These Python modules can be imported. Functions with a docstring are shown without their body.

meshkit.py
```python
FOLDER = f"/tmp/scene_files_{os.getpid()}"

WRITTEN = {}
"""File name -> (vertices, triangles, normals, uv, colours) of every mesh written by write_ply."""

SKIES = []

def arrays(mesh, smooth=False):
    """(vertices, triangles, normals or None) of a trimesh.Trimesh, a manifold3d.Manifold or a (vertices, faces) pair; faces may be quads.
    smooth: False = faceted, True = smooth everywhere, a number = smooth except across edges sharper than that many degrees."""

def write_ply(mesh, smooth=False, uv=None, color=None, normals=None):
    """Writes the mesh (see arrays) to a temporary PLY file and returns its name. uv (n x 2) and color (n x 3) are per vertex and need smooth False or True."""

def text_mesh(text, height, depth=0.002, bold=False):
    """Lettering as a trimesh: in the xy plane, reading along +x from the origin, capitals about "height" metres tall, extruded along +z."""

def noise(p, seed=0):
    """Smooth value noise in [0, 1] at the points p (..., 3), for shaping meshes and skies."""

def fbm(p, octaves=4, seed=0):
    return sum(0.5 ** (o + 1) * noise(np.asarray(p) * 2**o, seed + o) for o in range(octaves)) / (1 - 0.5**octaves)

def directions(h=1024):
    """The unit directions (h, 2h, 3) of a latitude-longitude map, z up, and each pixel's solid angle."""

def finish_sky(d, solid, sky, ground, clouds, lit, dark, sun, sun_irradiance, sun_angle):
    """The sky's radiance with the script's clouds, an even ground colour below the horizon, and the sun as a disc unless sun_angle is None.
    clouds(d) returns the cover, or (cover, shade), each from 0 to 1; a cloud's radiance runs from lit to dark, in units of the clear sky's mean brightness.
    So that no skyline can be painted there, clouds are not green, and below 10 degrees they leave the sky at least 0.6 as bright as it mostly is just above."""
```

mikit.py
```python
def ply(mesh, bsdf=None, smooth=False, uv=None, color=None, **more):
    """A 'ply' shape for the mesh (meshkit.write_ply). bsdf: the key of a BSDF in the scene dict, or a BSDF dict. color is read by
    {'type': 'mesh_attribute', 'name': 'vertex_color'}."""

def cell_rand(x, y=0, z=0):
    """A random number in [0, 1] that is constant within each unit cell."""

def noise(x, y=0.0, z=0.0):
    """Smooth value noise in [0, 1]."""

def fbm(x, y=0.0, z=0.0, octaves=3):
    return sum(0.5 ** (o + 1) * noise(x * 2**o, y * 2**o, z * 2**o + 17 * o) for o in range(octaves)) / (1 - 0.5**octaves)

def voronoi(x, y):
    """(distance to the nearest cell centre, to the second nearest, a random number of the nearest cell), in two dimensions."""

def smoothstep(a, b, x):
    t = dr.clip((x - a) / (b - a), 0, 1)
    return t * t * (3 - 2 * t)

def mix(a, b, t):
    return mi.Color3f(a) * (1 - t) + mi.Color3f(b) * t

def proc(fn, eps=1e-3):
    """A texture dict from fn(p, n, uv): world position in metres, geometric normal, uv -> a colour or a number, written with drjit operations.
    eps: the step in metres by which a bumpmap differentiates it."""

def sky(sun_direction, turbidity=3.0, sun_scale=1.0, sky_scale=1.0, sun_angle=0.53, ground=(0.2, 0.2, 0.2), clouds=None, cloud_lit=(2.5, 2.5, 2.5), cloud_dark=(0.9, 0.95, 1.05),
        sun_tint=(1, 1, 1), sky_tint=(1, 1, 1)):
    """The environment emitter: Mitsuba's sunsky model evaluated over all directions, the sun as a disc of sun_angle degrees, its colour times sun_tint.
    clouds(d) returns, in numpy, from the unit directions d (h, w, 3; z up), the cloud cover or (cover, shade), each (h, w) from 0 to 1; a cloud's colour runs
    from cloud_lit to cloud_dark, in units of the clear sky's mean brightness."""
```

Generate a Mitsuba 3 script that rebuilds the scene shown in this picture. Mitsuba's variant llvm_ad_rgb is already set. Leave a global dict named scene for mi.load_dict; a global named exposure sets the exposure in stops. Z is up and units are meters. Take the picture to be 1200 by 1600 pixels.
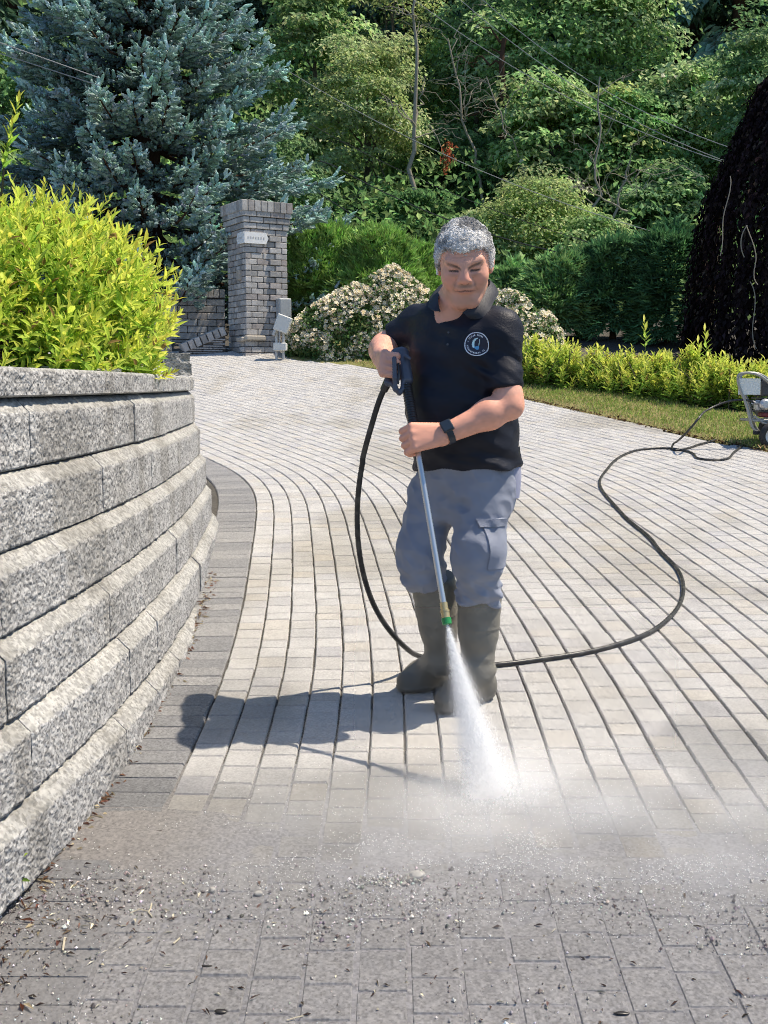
# A man pressure-washing a curved paver driveway beside a stone retaining wall.
import math, random
import numpy as np, trimesh
import drjit as dr
import mitsuba as mi
import mikit, meshkit
from scipy.interpolate import CubicSpline, PchipInterpolator

T = mi.ScalarTransform4f
scene, labels = {}, {}
# ---------------------------------------------------------------- camera, sky, exposure
CAM = np.array([0.0, 0.0, 1.184])
PITCH = math.atan(198 / 1750)
FWD = np.array([0, math.cos(PITCH), -math.sin(PITCH)])
UPV = np.array([0, math.sin(PITCH), math.cos(PITCH)])
scene['camera'] = {'type': 'perspective', 'fov_axis': 'x', 'fov': math.degrees(2 * math.atan(600 / 1750)),
                   'near_clip': 0.05, 'far_clip': 400.0,
                   'to_world': T().look_at(CAM.tolist(), (CAM + FWD).tolist(), [0, 0, 1])}
SUN = np.array([0.53, 0.06, 1.0]); SUN /= np.linalg.norm(SUN)
scene['sky'] = mikit.sky(SUN.tolist(), turbidity=3, sun_tint=(0.95, 1.0, 1.06))
exposure = 2.22

# ---------------------------------------------------------------- helpers
rng = np.random.default_rng(7)
USED = {}


def numbered(name):
    n = USED.get(name, 0); USED[name] = n + 1
    return name if n == 0 else f'{name}_{n:03d}'


def tag(key, label=None, cat=None, group=None, kind=None):
    d = labels.setdefault(key, {})
    for k, v in (('label', label), ('category', cat), ('group', group), ('kind', kind)):
        if v: d[k] = v
    return key


def obj(name, mesh, bsdf, parent=None, smooth=False, uv=None, color=None, **more):
    key = numbered(f'{parent}__{name}' if parent else name)
    scene[key] = mikit.ply(mesh, bsdf, smooth, uv, color, **more)
    return key


def thing(name, label, cat, group=None):
    return tag(numbered(name), label, cat, group)


def ray(px, py):
    d = FWD * 1750 + np.array([1.0, 0, 0]) * (px - 600) - UPV * (py - 800)
    return d / np.linalg.norm(d)


def P(px, py, Y):
    d = ray(px, py)
    return CAM + d * (Y / d[1])


def PZ(px, py, z):
    d = ray(px, py)
    return CAM + d * ((z - CAM[2]) / d[2])


def gz(x, y):
    """Height of the driveway and garden ground: a ramp that steepens towards the hill."""
    y = np.asarray(y, float)
    a = np.clip(y - 10, 0, 8)
    z = 0.085 * (y - 4) + 0.0062 * a * a
    z = z + np.clip(y - 18, 0, 12) * 0.13 + np.clip(y - 30, 0, 200) * 0.33
    return z + 0 * np.asarray(x, float)


def G(px, py):
    """Where the line of sight through a pixel meets the ground."""
    d = ray(px, py)
    t = np.linspace(1.2, 60, 6000)
    p = CAM + t[:, None] * d
    k = np.argmax(p[:, 2] < gz(p[:, 0], p[:, 1]))
    if k == 0: return CAM + d * 17
    a, b = t[k - 1], t[k]
    for _ in range(30):
        m = (a + b) / 2; q = CAM + m * d
        if q[2] < gz(q[0], q[1]): b = m
        else: a = m
    return CAM + b * d


def unit(v): return np.asarray(v, float) / (np.linalg.norm(v) + 1e-12)


def cat_mesh(parts):
    vs, fs, n = [], [], 0
    for v, f in parts:
        vs.append(v); fs.append(np.asarray(f) + n); n += len(v)
    return np.vstack(vs), np.vstack(fs)


def tri(f):
    f = np.asarray(f)
    return f if f.shape[1] == 3 else np.vstack([f[:, [0, 1, 2]], f[:, [0, 2, 3]]])


def tube(pts, r, sides=8, caps=True):
    p = np.asarray(pts, float); n = len(p)
    r = np.broadcast_to(np.asarray(r, float), (n,))
    t = np.gradient(p, axis=0); t /= np.linalg.norm(t, axis=1, keepdims=True) + 1e-12
    a = np.cross(t[0], [0, 0, 1.0] if abs(t[0, 2]) < .9 else [1.0, 0, 0]); a = unit(a)
    A = np.empty_like(p)
    for i in range(n):
        a = unit(a - t[i] * (a @ t[i])); A[i] = a
    B = np.cross(t, A); ang = np.arange(sides) * 2 * np.pi / sides
    v = p[:, None] + r[:, None, None] * (np.cos(ang)[None, :, None] * A[:, None] + np.sin(ang)[None, :, None] * B[:, None])
    i, j = np.meshgrid(np.arange(n - 1), np.arange(sides), indexing='ij')
    q = np.stack([i * sides + j, i * sides + (j + 1) % sides, (i + 1) * sides + (j + 1) % sides, (i + 1) * sides + j], -1).reshape(-1, 4)
    v = v.reshape(-1, 3); f = tri(q)
    if caps:
        v = np.vstack([v, p[:1], p[-1:]]); k = np.arange(sides); m = n * sides
        f = np.vstack([f, np.stack([np.full(sides, m), (k + 1) % sides, k], 1),
                       np.stack([np.full(sides, m + 1), m - sides + k, m - sides + (k + 1) % sides], 1)])
    return v, f


def spline(pts, n, closed=False):
    p = np.asarray(pts, float)
    s = np.r_[0, np.cumsum(np.linalg.norm(np.diff(p, axis=0), axis=1))]
    return CubicSpline(s, p)(np.linspace(0, s[-1], n))


def box(c, h, R=None, bevel=0.0):
    """Chamfered box: centre c, half sizes h, rotation matrix R."""
    h = np.asarray(h, float)
    b = min(bevel, 0.45 * h.min())
    if b <= 0:
        m = trimesh.creation.box(extents=2 * h); v, f = np.array(m.vertices), np.array(m.faces)
    else:
        s = np.array([[x, y, z] for x in (-1, 1) for y in (-1, 1) for z in (-1, 1)], float)
        v = np.vstack([s * (h - b * np.array(k)) for k in ((0, 1, 1), (1, 0, 1), (1, 1, 0))])
        m = trimesh.convex.convex_hull(v); v, f = np.array(m.vertices), np.array(m.faces)
    if R is not None: v = v @ np.asarray(R).T
    return v + np.asarray(c, float), f


def rotz(a):
    c, s = math.cos(a), math.sin(a)
    return np.array([[c, -s, 0], [s, c, 0], [0, 0, 1.0]])


def rotx(a):
    c, s = math.cos(a), math.sin(a)
    return np.array([[1.0, 0, 0], [0, c, -s], [0, s, c]])


def roty(a):
    c, s = math.cos(a), math.sin(a)
    return np.array([[c, 0, s], [0, 1.0, 0], [-s, 0, c]])


def frame_to(z, x=(1, 0, 0)):
    z = unit(z); x = np.asarray(x, float); x = x - z * (x @ z)
    if np.linalg.norm(x) < 1e-3: x = np.array([0, 1.0, 0]) - z * z[1]
    x = unit(x)
    return np.stack([x, np.cross(z, x), z], 1)


def lathe(prof, n=24):
    """Revolve (r, z) pairs about z."""
    m = trimesh.creation.revolve(np.asarray(prof, float), sections=n)
    return np.array(m.vertices), np.array(m.faces)


def xf(m, R=np.eye(3), t=(0, 0, 0)):
    return m[0] @ np.asarray(R).T + np.asarray(t, float), m[1]


# ---------------------------------------------------------------- materials
def prin(name, rgb, rough=0.6, two=True, **k):
    b = {'type': 'principled', 'base_color': rgb if isinstance(rgb, dict) else {'type': 'rgb', 'value': list(rgb)},
         'roughness': rough, **k}
    scene[name] = {'type': 'twosided', 'bsdf': b} if two else b
    return name


def diff(name, rgb):
    scene[name] = {'type': 'twosided', 'bsdf': {'type': 'diffuse', 'reflectance': rgb if isinstance(rgb, dict) else {'type': 'rgb', 'value': list(rgb)}}}
    return name


VC = {'type': 'mesh_attribute', 'name': 'vertex_color'}
# ---------------------------------------------------------------- ground, driveway, retaining wall
def wetness(p):
    """Where the driveway is wet: a world-space patch about the spot being washed."""
    n = mikit.fbm(p.x * 2.3, p.y * 2.3, 0.0, 3)
    edge = 3.42 + 0.5 * (n - 0.5) - 0.10 * p.x
    w = mikit.smoothstep(0.16, -0.16, p.y - edge)
    patch = mikit.smoothstep(0.60, 0.72, mikit.fbm(p.x * 1.7 + 9, p.y * 1.1 + 3, 0.0, 3)) * mikit.smoothstep(5.4, 3.7, p.y)
    return dr.clip(w + 0.7 * patch * (1 - w), 0, 1)


def paver_color(p, n, uv):
    i, j = dr.floor(uv.x / 4), dr.floor(uv.y / 4)
    r1, r2, r3 = mikit.cell_rand(i, j, 1), mikit.cell_rand(i, j, 2), mikit.cell_rand(i, j, 3)
    grey = mikit.mix((0.322, 0.317, 0.308), (0.362, 0.356, 0.344), r1)
    tan = mikit.mix(grey, (0.36, 0.332, 0.285), mikit.smoothstep(0.70, 1.0, r2) * 0.5)
    c = mikit.mix(tan, (0.265, 0.265, 0.285), mikit.smoothstep(0.80, 0.97, r3) * 0.45)
    g = mikit.fbm(p.x * 160, p.y * 160, 0.0, 2)
    m = mikit.fbm(p.x * 9, p.y * 9, 0.0, 3)
    c = c * (0.70 + 0.38 * g + 0.22 * m)
    st = mikit.smoothstep(0.50, 0.75, mikit.fbm(p.x * 1.3 + 2, p.y * 0.8, 4.0, 4))
    c = mikit.mix(c, c * mi.Color3f(0.80, 0.78, 0.73), st)
    mud = mikit.mix((0.200, 0.197, 0.201), (0.140, 0.138, 0.142), mikit.fbm(p.x * 3, p.y * 4, 1.0, 4)) * (0.50 + 1.0 * g)
    w = wetness(p)
    dirty = mikit.smoothstep(3.25, 2.65, p.y + 0.5 * (m - 0.5))
    return mikit.mix(c * (1 - 0.38 * w), mud, dirty * 0.85)


def border_color(p, n, uv):
    i, j = dr.floor(uv.x / 4), dr.floor(uv.y / 4)
    r = mikit.cell_rand(i, j, 1)
    c = mikit.mix((0.150, 0.151, 0.155), (0.215, 0.213, 0.21), r)
    g = mikit.fbm(p.x * 160, p.y * 160, 0.0, 2)
    w = wetness(p)
    dirty = mikit.smoothstep(3.3, 2.6, p.y)
    return mikit.mix(c * (0.6 + 0.8 * g) * (1 - 0.25 * w), mi.Color3f(0.155, 0.153, 0.156) * (0.75 + 0.5 * g), dirty * 0.8)


def paver_rough(p, n, uv):
    w = wetness(p)
    return 0.78 - w * (0.42 + 0.16 * mikit.fbm(p.x * 12, p.y * 12, 2.0, 2))


def paver_bump(p, n, uv):
    return mikit.fbm(p.x * 210, p.y * 210, p.z * 210, 2) + 0.8 * mikit.noise(p.x * 60, p.y * 60, p.z * 60)


def bumped(name, base, fn, scale, eps):
    scene[name] = {'type': 'twosided', 'bsdf': {'type': 'bumpmap', 'arbitrary': mikit.proc(fn, eps), 'scale': scale, 'bsdf': base}}
    return name


bumped('m_paver', {'type': 'principled', 'base_color': mikit.proc(paver_color), 'roughness': mikit.proc(paver_rough), 'specular': 0.5}, paver_bump, 0.0022, 0.0012)
bumped('m_border', {'type': 'principled', 'base_color': mikit.proc(border_color), 'roughness': mikit.proc(paver_rough), 'specular': 0.5}, paver_bump, 0.0022, 0.0012)
diff('m_joint', mikit.proc(lambda p, n, uv: mikit.mix((0.06, 0.056, 0.05), (0.13, 0.125, 0.115), mikit.fbm(p.x * 60, p.y * 60, 0.0, 2))))

# right edge of the dark border: the photograph's edge line laid on the ground, straight towards the camera, curving to the gate
edge_pix = [(388, 749), (401, 807), (388, 896), (367, 1006), (336, 1100), (283, 1206), (226, 1332)]
EDGE = np.array([G(*q)[:2] for q in edge_pix])
_near = np.array([[-0.66, 2.0], [-0.67, 0.6]])
_far = np.array([[-9.6, 20.3], [-6.6, 16.9], [-4.15, 14.1], [-2.75, 12.3], [-1.72, 10.4]])
BASE = np.vstack([_far, EDGE, _near])[::-1]
from scipy.ndimage import gaussian_filter1d
_b = spline(BASE, 1200)
_pad = 120
_bp = np.vstack([_b[0] + (_b[0] - _b[1]) * np.arange(_pad, 0, -1)[:, None], _b, _b[-1] + (_b[-1] - _b[-2]) * np.arange(1, _pad + 1)[:, None]])
BASE = gaussian_filter1d(_bp, 28, axis=0)[_pad:-_pad]
_t = np.gradient(BASE, axis=0); _t /= np.linalg.norm(_t, axis=1, keepdims=True)
BN = np.stack([_t[:, 1], -_t[:, 0]], 1)          # points to the right of the direction of travel


def offset_curve(off, wob):
    c = BASE + BN * off
    s = np.r_[0, np.cumsum(np.linalg.norm(np.diff(c, axis=0), axis=1))]
    return s, c


W_COL, L_ROW = 0.119, 0.126
# lawn edge on the far right side of the driveway
LAWN_PIX = [(452, 561), (560, 571), (640, 584), (700, 596), (815, 621), (900, 641), (1000, 663), (1100, 686), (1170, 700), (1290, 727)]
LAWN = np.array([G(*q) for q in LAWN_PIX])
LAWN_XY = LAWN[np.argsort(LAWN[:, 0])][:, :2]
GATE = G(395, 556)


def lawn_y(x):
    return np.interp(x, LAWN_XY[:, 0], LAWN_XY[:, 1], left=30, right=LAWN_XY[-1, 1])


pav, bor = [], []           # each: (quad corners 4x2, id)
prng = np.random.default_rng(3)
for n in range(-1, 110):
    border = n < 0
    off0, off1 = (-0.272, -0.004) if border else (n * W_COL + 0.0032, (n + 1) * W_COL - 0.0032)
    s, c0 = offset_curve(off0, 0); _, c1 = offset_curve(off1, 0)
    smid = np.r_[0, np.cumsum(np.linalg.norm(np.diff((c0 + c1) / 2, axis=0), axis=1))]
    pos = prng.uniform(0, 0.2); k = 0
    while pos < smid[-1] - 0.3:
        L = (0.104 if border else L_ROW) * prng.choice([1.0, 1.0, 1.0, 0.8, 1.25] if not border else [1.0])
        a, b = pos + 0.0008, pos + L - 0.0008; pos += L; k += 1
        q = [[np.interp(t, smid, c[:, i]) for i in (0, 1)] for c, t in ((c0, a), (c1, a), (c1, b), (c0, b))]
        q = np.array(q); m = q.mean(0)
        if m[1] < 1.45 or m[1] > 21 or abs(m[0]) > 0.40 * m[1] + 0.9: continue
        if m[1] > lawn_y(m[0]) - 0.03 and m[0] > LAWN_XY[0, 0]: continue
        if m[0] < LAWN_XY[0, 0] and m[1] > GATE[1] + 0.4: continue
        q = m + (q - m) * (1 - prng.uniform(0, 0.010)) + prng.uniform(-0.0015, 0.0015, (1, 2))
        (bor if border else pav).append((q, n + 3, k))


def paver_mesh(items, r):
    """Chamfered slabs: top face, chamfer, sides; 18 triangles each."""
    n = len(items)
    q = np.array([i[0] for i in items]); ids = np.array([[i[1], i[2]] for i in items], float)
    m = q.mean(1, keepdims=True)
    e = np.linalg.norm(q - m, axis=2, keepdims=True)
    tops = m + (q - m) * (1 - 0.0065 / e)
    dz = r.normal(0, 0.0009, (n, 1)); tilt = r.normal(0, 0.005, (n, 2))
    def z(p): return gz(p[..., 0], p[..., 1]) + dz + ((p - m) * tilt[:, None]).sum(-1)
    V = np.concatenate([np.dstack([tops, z(tops)]), np.dstack([q, z(q) - 0.006]), np.dstack([q, z(q) - 0.03])], 1)
    f = [[0, 1, 2, 3]]
    for i in range(4):
        j = (i + 1) % 4
        f += [[4 + i, 4 + j, j, i], [8 + i, 8 + j, 4 + j, 4 + i]]
    f = tri(np.array(f))
    F = (f[None] + 12 * np.arange(n)[:, None, None]).reshape(-1, 3)
    loc = np.concatenate([tops - m, q - m, q - m], 1)
    uv = loc + 2 + 4 * ids[:, None, :]
    return (V.reshape(-1, 3), F), uv.reshape(-1, 2)


def pix_size(q):
    p = np.array([q.mean(0)[0], q.mean(0)[1], gz(*q.mean(0))]) - CAM
    d = p @ FWD
    x, y = 600 + 1750 * p[0] / d, 800 - 1750 * (p @ UPV) / d
    return d if (-40 < x < 1240 and y < 1650) else 100 + d


allp = sorted([(pix_size(q[0]), i, 'm_paver', q) for i, q in enumerate(pav)] + [(pix_size(q[0]), i, 'm_border', q) for i, q in enumerate(bor)], key=lambda t: t[:2])
for d, i, m, q in allp[:300]:
    me, uv = paver_mesh([q], prng)
    obj('paver', me, m, 'driveway', uv=uv)
for m, nm in (('m_paver', 'paving'), ('m_border', 'paving_border')):
    me, uv = paver_mesh([t[3] for t in allp[300:] if t[2] == m], prng)
    tag(obj(nm, me, m, 'driveway', uv=uv), kind='stuff')


def sheet(xs, ys, fz):
    X, Y = np.meshgrid(xs, ys); Z = fz(X, Y)
    v = np.stack([X, Y, Z], -1).reshape(-1, 3); nx = len(xs)
    i, j = np.meshgrid(np.arange(len(ys) - 1), np.arange(nx - 1), indexing='ij')
    a = i * nx + j
    return v, tri(np.stack([a, a + 1, a + nx + 1, a + nx], -1).reshape(-1, 4))


scene['driveway'] = mikit.ply(sheet(np.linspace(-14, 9, 47), np.linspace(0.3, 22, 60), lambda x, y: gz(x, y) - 0.0125), 'm_joint', True)
tag('driveway', kind='structure', label='curving driveway of small grey pavers with a dark border along the stone wall')

# ---- retaining wall: split-face blocks in six stepped courses and a cap course
Z_TOP = CAM[2] - 0.036
C_H, SET = 0.207, 0.034
line3 = [(0, 1000), (94, 948), (199, 880), (262, 828), (315, 770), (328, 752)]
line4 = [(0, 1140), (105, 1077), (210, 990), (273, 917), (325, 843)]
line2 = [(0, 866), (89, 830), (173, 788), (262, 741), (315, 704)]
_pts = []
for i, L in ((2, line2), (3, line3), (4, line4)):
    for q in L:
        p = PZ(*q, Z_TOP - C_H * i); _pts.append((p[0] + SET * (3 - i), p[1]))
_pts = np.array(sorted(_pts, key=lambda t: t[1]))
_poly = np.polyfit(_pts[:, 1], _pts[:, 0], 3)
_ys = np.linspace(2.7, 7.35, 60)
_wx = np.polyval(_poly, _ys)
print('wall fit', np.c_[_ys[::8], _wx[::8]].round(2).tolist())
# continues straight towards the camera, and turns away to the left at its far end
_d0 = unit([_wx[1] - _wx[0], _ys[1] - _ys[0]])
near = [np.array([_wx[0], _ys[0]]) - _d0 * t for t in np.linspace(1.6, 0.08, 20)]
near = [p + np.array([-0.02 * (2.7 - p[1]) ** 2, 0]) for p in near]
d1 = unit([_wx[-1] - _wx[-2], _ys[-1] - _ys[-2]]); ang = math.atan2(d1[0], d1[1])
p = np.array([_wx[-1], _ys[-1]]); far = []
for k in range(60):
    ang -= 0.03 * math.exp(-((k - 22) / 24) ** 2) * 1.1
    p = p + 0.035 * np.array([math.sin(ang), math.cos(ang)]); far.append(p)
WALL = np.vstack([near, np.c_[_wx, _ys], far])
WALL = gaussian_filter1d(spline(WALL, 900), 12, axis=0, mode='nearest')
_wt = np.gradient(WALL, axis=0); _wt /= np.linalg.norm(_wt, axis=1, keepdims=True)
WN = np.stack([_wt[:, 1], -_wt[:, 0]], 1)
WS = np.r_[0, np.cumsum(np.linalg.norm(np.diff(WALL, axis=0), axis=1))]


def wall_at(s, out):
    x = np.interp(s, WS, WALL[:, 0]) + np.interp(s, WS, WN[:, 0]) * out
    y = np.interp(s, WS, WALL[:, 1]) + np.interp(s, WS, WN[:, 1]) * out
    return np.stack([x, y], -1)


def stone_color(p, n, uv):
    a = mikit.fbm(p.x * 70, p.y * 70, p.z * 70, 2)
    b = mikit.noise(p.x * 130 + 5, p.y * 130, p.z * 130)
    lo = mikit.fbm(p.x * 3.1, p.y * 3.1, p.z * 3.1, 3)
    g = mikit.mix((0.285, 0.284, 0.282), (0.47, 0.468, 0.462), mikit.smoothstep(0.32, 0.64, a))
    g = mikit.mix(g, (0.09, 0.09, 0.094), mikit.smoothstep(0.58, 0.74, b) * 0.7)
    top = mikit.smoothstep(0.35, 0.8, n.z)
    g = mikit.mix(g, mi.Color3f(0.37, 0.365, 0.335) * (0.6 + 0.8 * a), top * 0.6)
    stain = mikit.smoothstep(0.50, 0.72, mikit.fbm(p.x * 5 + 3, p.y * 5, p.z * 1.2, 3))
    g = mikit.mix(g, mi.Color3f(0.16, 0.15, 0.13) * (0.5 + a), stain * 0.35)
    return g * (0.8 + 0.35 * lo)


def stone_bump(p, n, uv):
    return mikit.fbm(p.x * 90, p.y * 90, p.z * 90, 3)


bumped('m_stone', {'type': 'diffuse', 'reflectance': mikit.proc(stone_color)}, stone_bump, 0.010, 0.0015)
wrng = np.random.default_rng(11)


def block_mesh(s0, s1, out, z0, z1, lip, amp, depth=0.26, seed=0, res=0.011, foot=0.0):
    """One split-face block along the wall's curve: rough face, chamfered lip, top, ends, bottom."""
    nu = max(4, int((s1 - s0) / res)); h = z1 - z0
    prof = [(-0.02, 0.0), (0.0, 0.006)]
    nv = max(4, int((h - lip) / res))
    prof += [(0.0, z) for z in np.linspace(0.012, h - lip, nv)]
    nl = max(2, int(lip / 0.012))
    prof += [(-lip * 0.95 * t, h - lip + lip * t) for t in np.linspace(0, 1, nl + 1)[1:]]
    prof += [(-depth, h), (-depth, 0.0)]
    prof = np.array(prof)
    ss = np.linspace(s0, s1, nu + 1)
    if foot:
        out = out + foot * np.clip((np.interp(ss, WS, WALL[:, 1]) - 2.95) / 0.6, -2.2, 1)
    V = []
    for o, z in prof:
        xy = wall_at(ss, out + o); V.append(np.c_[xy, np.full(len(ss), z0 + z)])
    V = np.array(V)                       # profile x along
    inner = (prof[:, 0] > -lip - 1e-6) & (prof[:, 1] > 0.005)
    pts = V[inner]
    nn = wall_at(ss, out + 1) - wall_at(ss, out)
    bump = (meshkit.fbm(pts * 26, 4, seed) - 0.5) * 2 + 0.6 * (meshkit.noise(pts * 75, seed + 9) - 0.5) * 2
    w = np.where(prof[inner, 0] < -0.001, 0.35, 1.0)[:, None]
    edge = np.minimum(ss - s0, s1 - ss); ew = np.clip(edge / 0.02, 0, 1)[None]
    disp = bump * amp * w * (0.35 + 0.65 * ew) - 0.0040 * (1 - ew) ** 2
    V[inner, :, :2] += nn[None] * disp[..., None]
    V[inner, :, 2] += (disp * 0.3) * (w < 1)
    n1, n2 = V.shape[:2]
    i, j = np.meshgrid(np.arange(n1 - 1), np.arange(n2 - 1), indexing='ij'); a = i * n2 + j
    f = [tri(np.stack([a, a + 1, a + n2 + 1, a + n2], -1).reshape(-1, 4))]
    v = V.reshape(-1, 3)
    for col, flip in ((0, False), (n2 - 1, True)):      # end caps as fans
        ring = np.arange(n1) * n2 + col
        c = len(v); v = np.vstack([v, v[ring].mean(0)])
        r2 = np.roll(ring, -1)
        t = np.stack([np.full(n1, c), ring, r2], 1); f.append(t[:, ::-1] if flip else t)
    return v, np.vstack(f)


W = thing('retaining_wall', 'long curved retaining wall of rough grey split-face blocks in stepped courses', 'retaining wall')
s_end = WS[-1]
for c in range(1, 7):
    z1, z0 = Z_TOP - C_H * (c - 1), Z_TOP - C_H * c
    out0 = SET * (c - 3)
    s = -0.1 - wrng.uniform(0, 0.4)
    while s < s_end:
        e = s + 0.46
        a, b = max(s, 0.0) + 0.0015, min(e, s_end) - 0.0015
        mid = wall_at(np.array([(a + b) / 2]), out0)[0]
        out = out0
        if b - a > 0.08 and gz(*mid) - 0.03 < z1 and mid[1] > 1.9:
            res = 0.011 if mid[1] < 4.5 else 0.016
            obj('block', block_mesh(a, b, out + wrng.normal(0, 0.002), z0 + 0.002, z1 + 0.0, 0.042, 0.0068, seed=int(wrng.integers(1e6)), res=res, foot=0.014 * max(c - 4, 0)), 'm_stone', W, smooth=50)
        s = e
s = -0.3
while s < s_end:
    e = s + wrng.choice([0.62, 0.8, 1.1])
    a, b = max(s, 0.0) + 0.002, min(e, s_end) - 0.002
    if b - a > 0.08 and wall_at(np.array([(a + b) / 2]), 0)[0][1] > 1.9:
        obj('cap_stone', block_mesh(a, b, SET * (-2.0), Z_TOP + 0.002, Z_TOP + 0.088, 0.010, 0.007, depth=0.30, seed=int(wrng.integers(1e6))), 'm_stone', W, smooth=50)
    s = e

# planting bed behind the wall
ss = np.linspace(0, s_end, 60)
rows = [np.c_[wall_at(ss, SET * -2 - o), np.full(60, Z_TOP + 0.05 + min(o * 0.05, 0.12))] for o in np.r_[0.2, np.linspace(0.5, 4, 8)]]
V = np.array(rows); V[..., 2] += 0.03 * (meshkit.fbm(V * 4, 3, 5) - 0.5)
i, j = np.meshgrid(np.arange(len(rows) - 1), np.arange(59), indexing='ij'); a = i * 60 + j
diff('m_soil', mikit.proc(lambda p, n, uv: mikit.mix((0.035, 0.026, 0.018), (0.09, 0.07, 0.05), mikit.fbm(p.x * 20, p.y * 20, p.z * 20, 3))))
obj('planting_bed', (V.reshape(-1, 3), tri(np.stack([a, a + 1, a + 61, a + 60], -1).reshape(-1, 4))), 'm_soil', smooth=True)
tag('planting_bed', kind='structure', label='dark soil bed behind the retaining wall')
# ---------------------------------------------------------------- terrain around and behind
def hill_color(p, n, uv):
    a = mikit.fbm(p.x * 1.3, p.y * 1.3, p.z * 1.3, 4)
    return mikit.mix((0.035, 0.060, 0.024), (0.08, 0.12, 0.048), a)


diff('m_hill', mikit.proc(hill_color))
xs = np.r_[np.linspace(-150, -20, 14), np.linspace(-18, 18, 73), np.linspace(20, 150, 14)]
ys = np.r_[np.linspace(-40, 0, 5), np.linspace(1, 40, 79), np.linspace(42, 70, 15), np.linspace(75, 260, 12)]


def terrain(x, y):
    z = gz(x, y) - 0.06
    z = z + np.clip(y - 60, 0, 40) * 0.9 + 0.6 * (meshkit.fbm(np.stack([x * .2, y * .2, x * 0], -1), 3, 4) - .5) * np.clip((y - 20) / 8, 0, 1)
    return z


obj('ground', sheet(xs, ys, terrain), 'm_hill', smooth=True)
tag('ground', kind='structure', label='dark earth of the garden rising to the wooded hill')
# ---------------------------------------------------------------- solid modelling by distance fields, meshed with surface nets
from scipy.ndimage import binary_dilation
F4 = np.float32


def rc(p, a, b, ra, rb):
    a, b = np.asarray(a, F4), np.asarray(b, F4); ab = b - a
    pa = p - a
    h = np.clip((pa @ ab) / max(float(ab @ ab), 1e-12), 0, 1)
    d = pa - h[:, None] * ab
    return np.sqrt(np.einsum('ij,ij->i', d, d)) - (ra + (rb - ra) * h)


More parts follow.
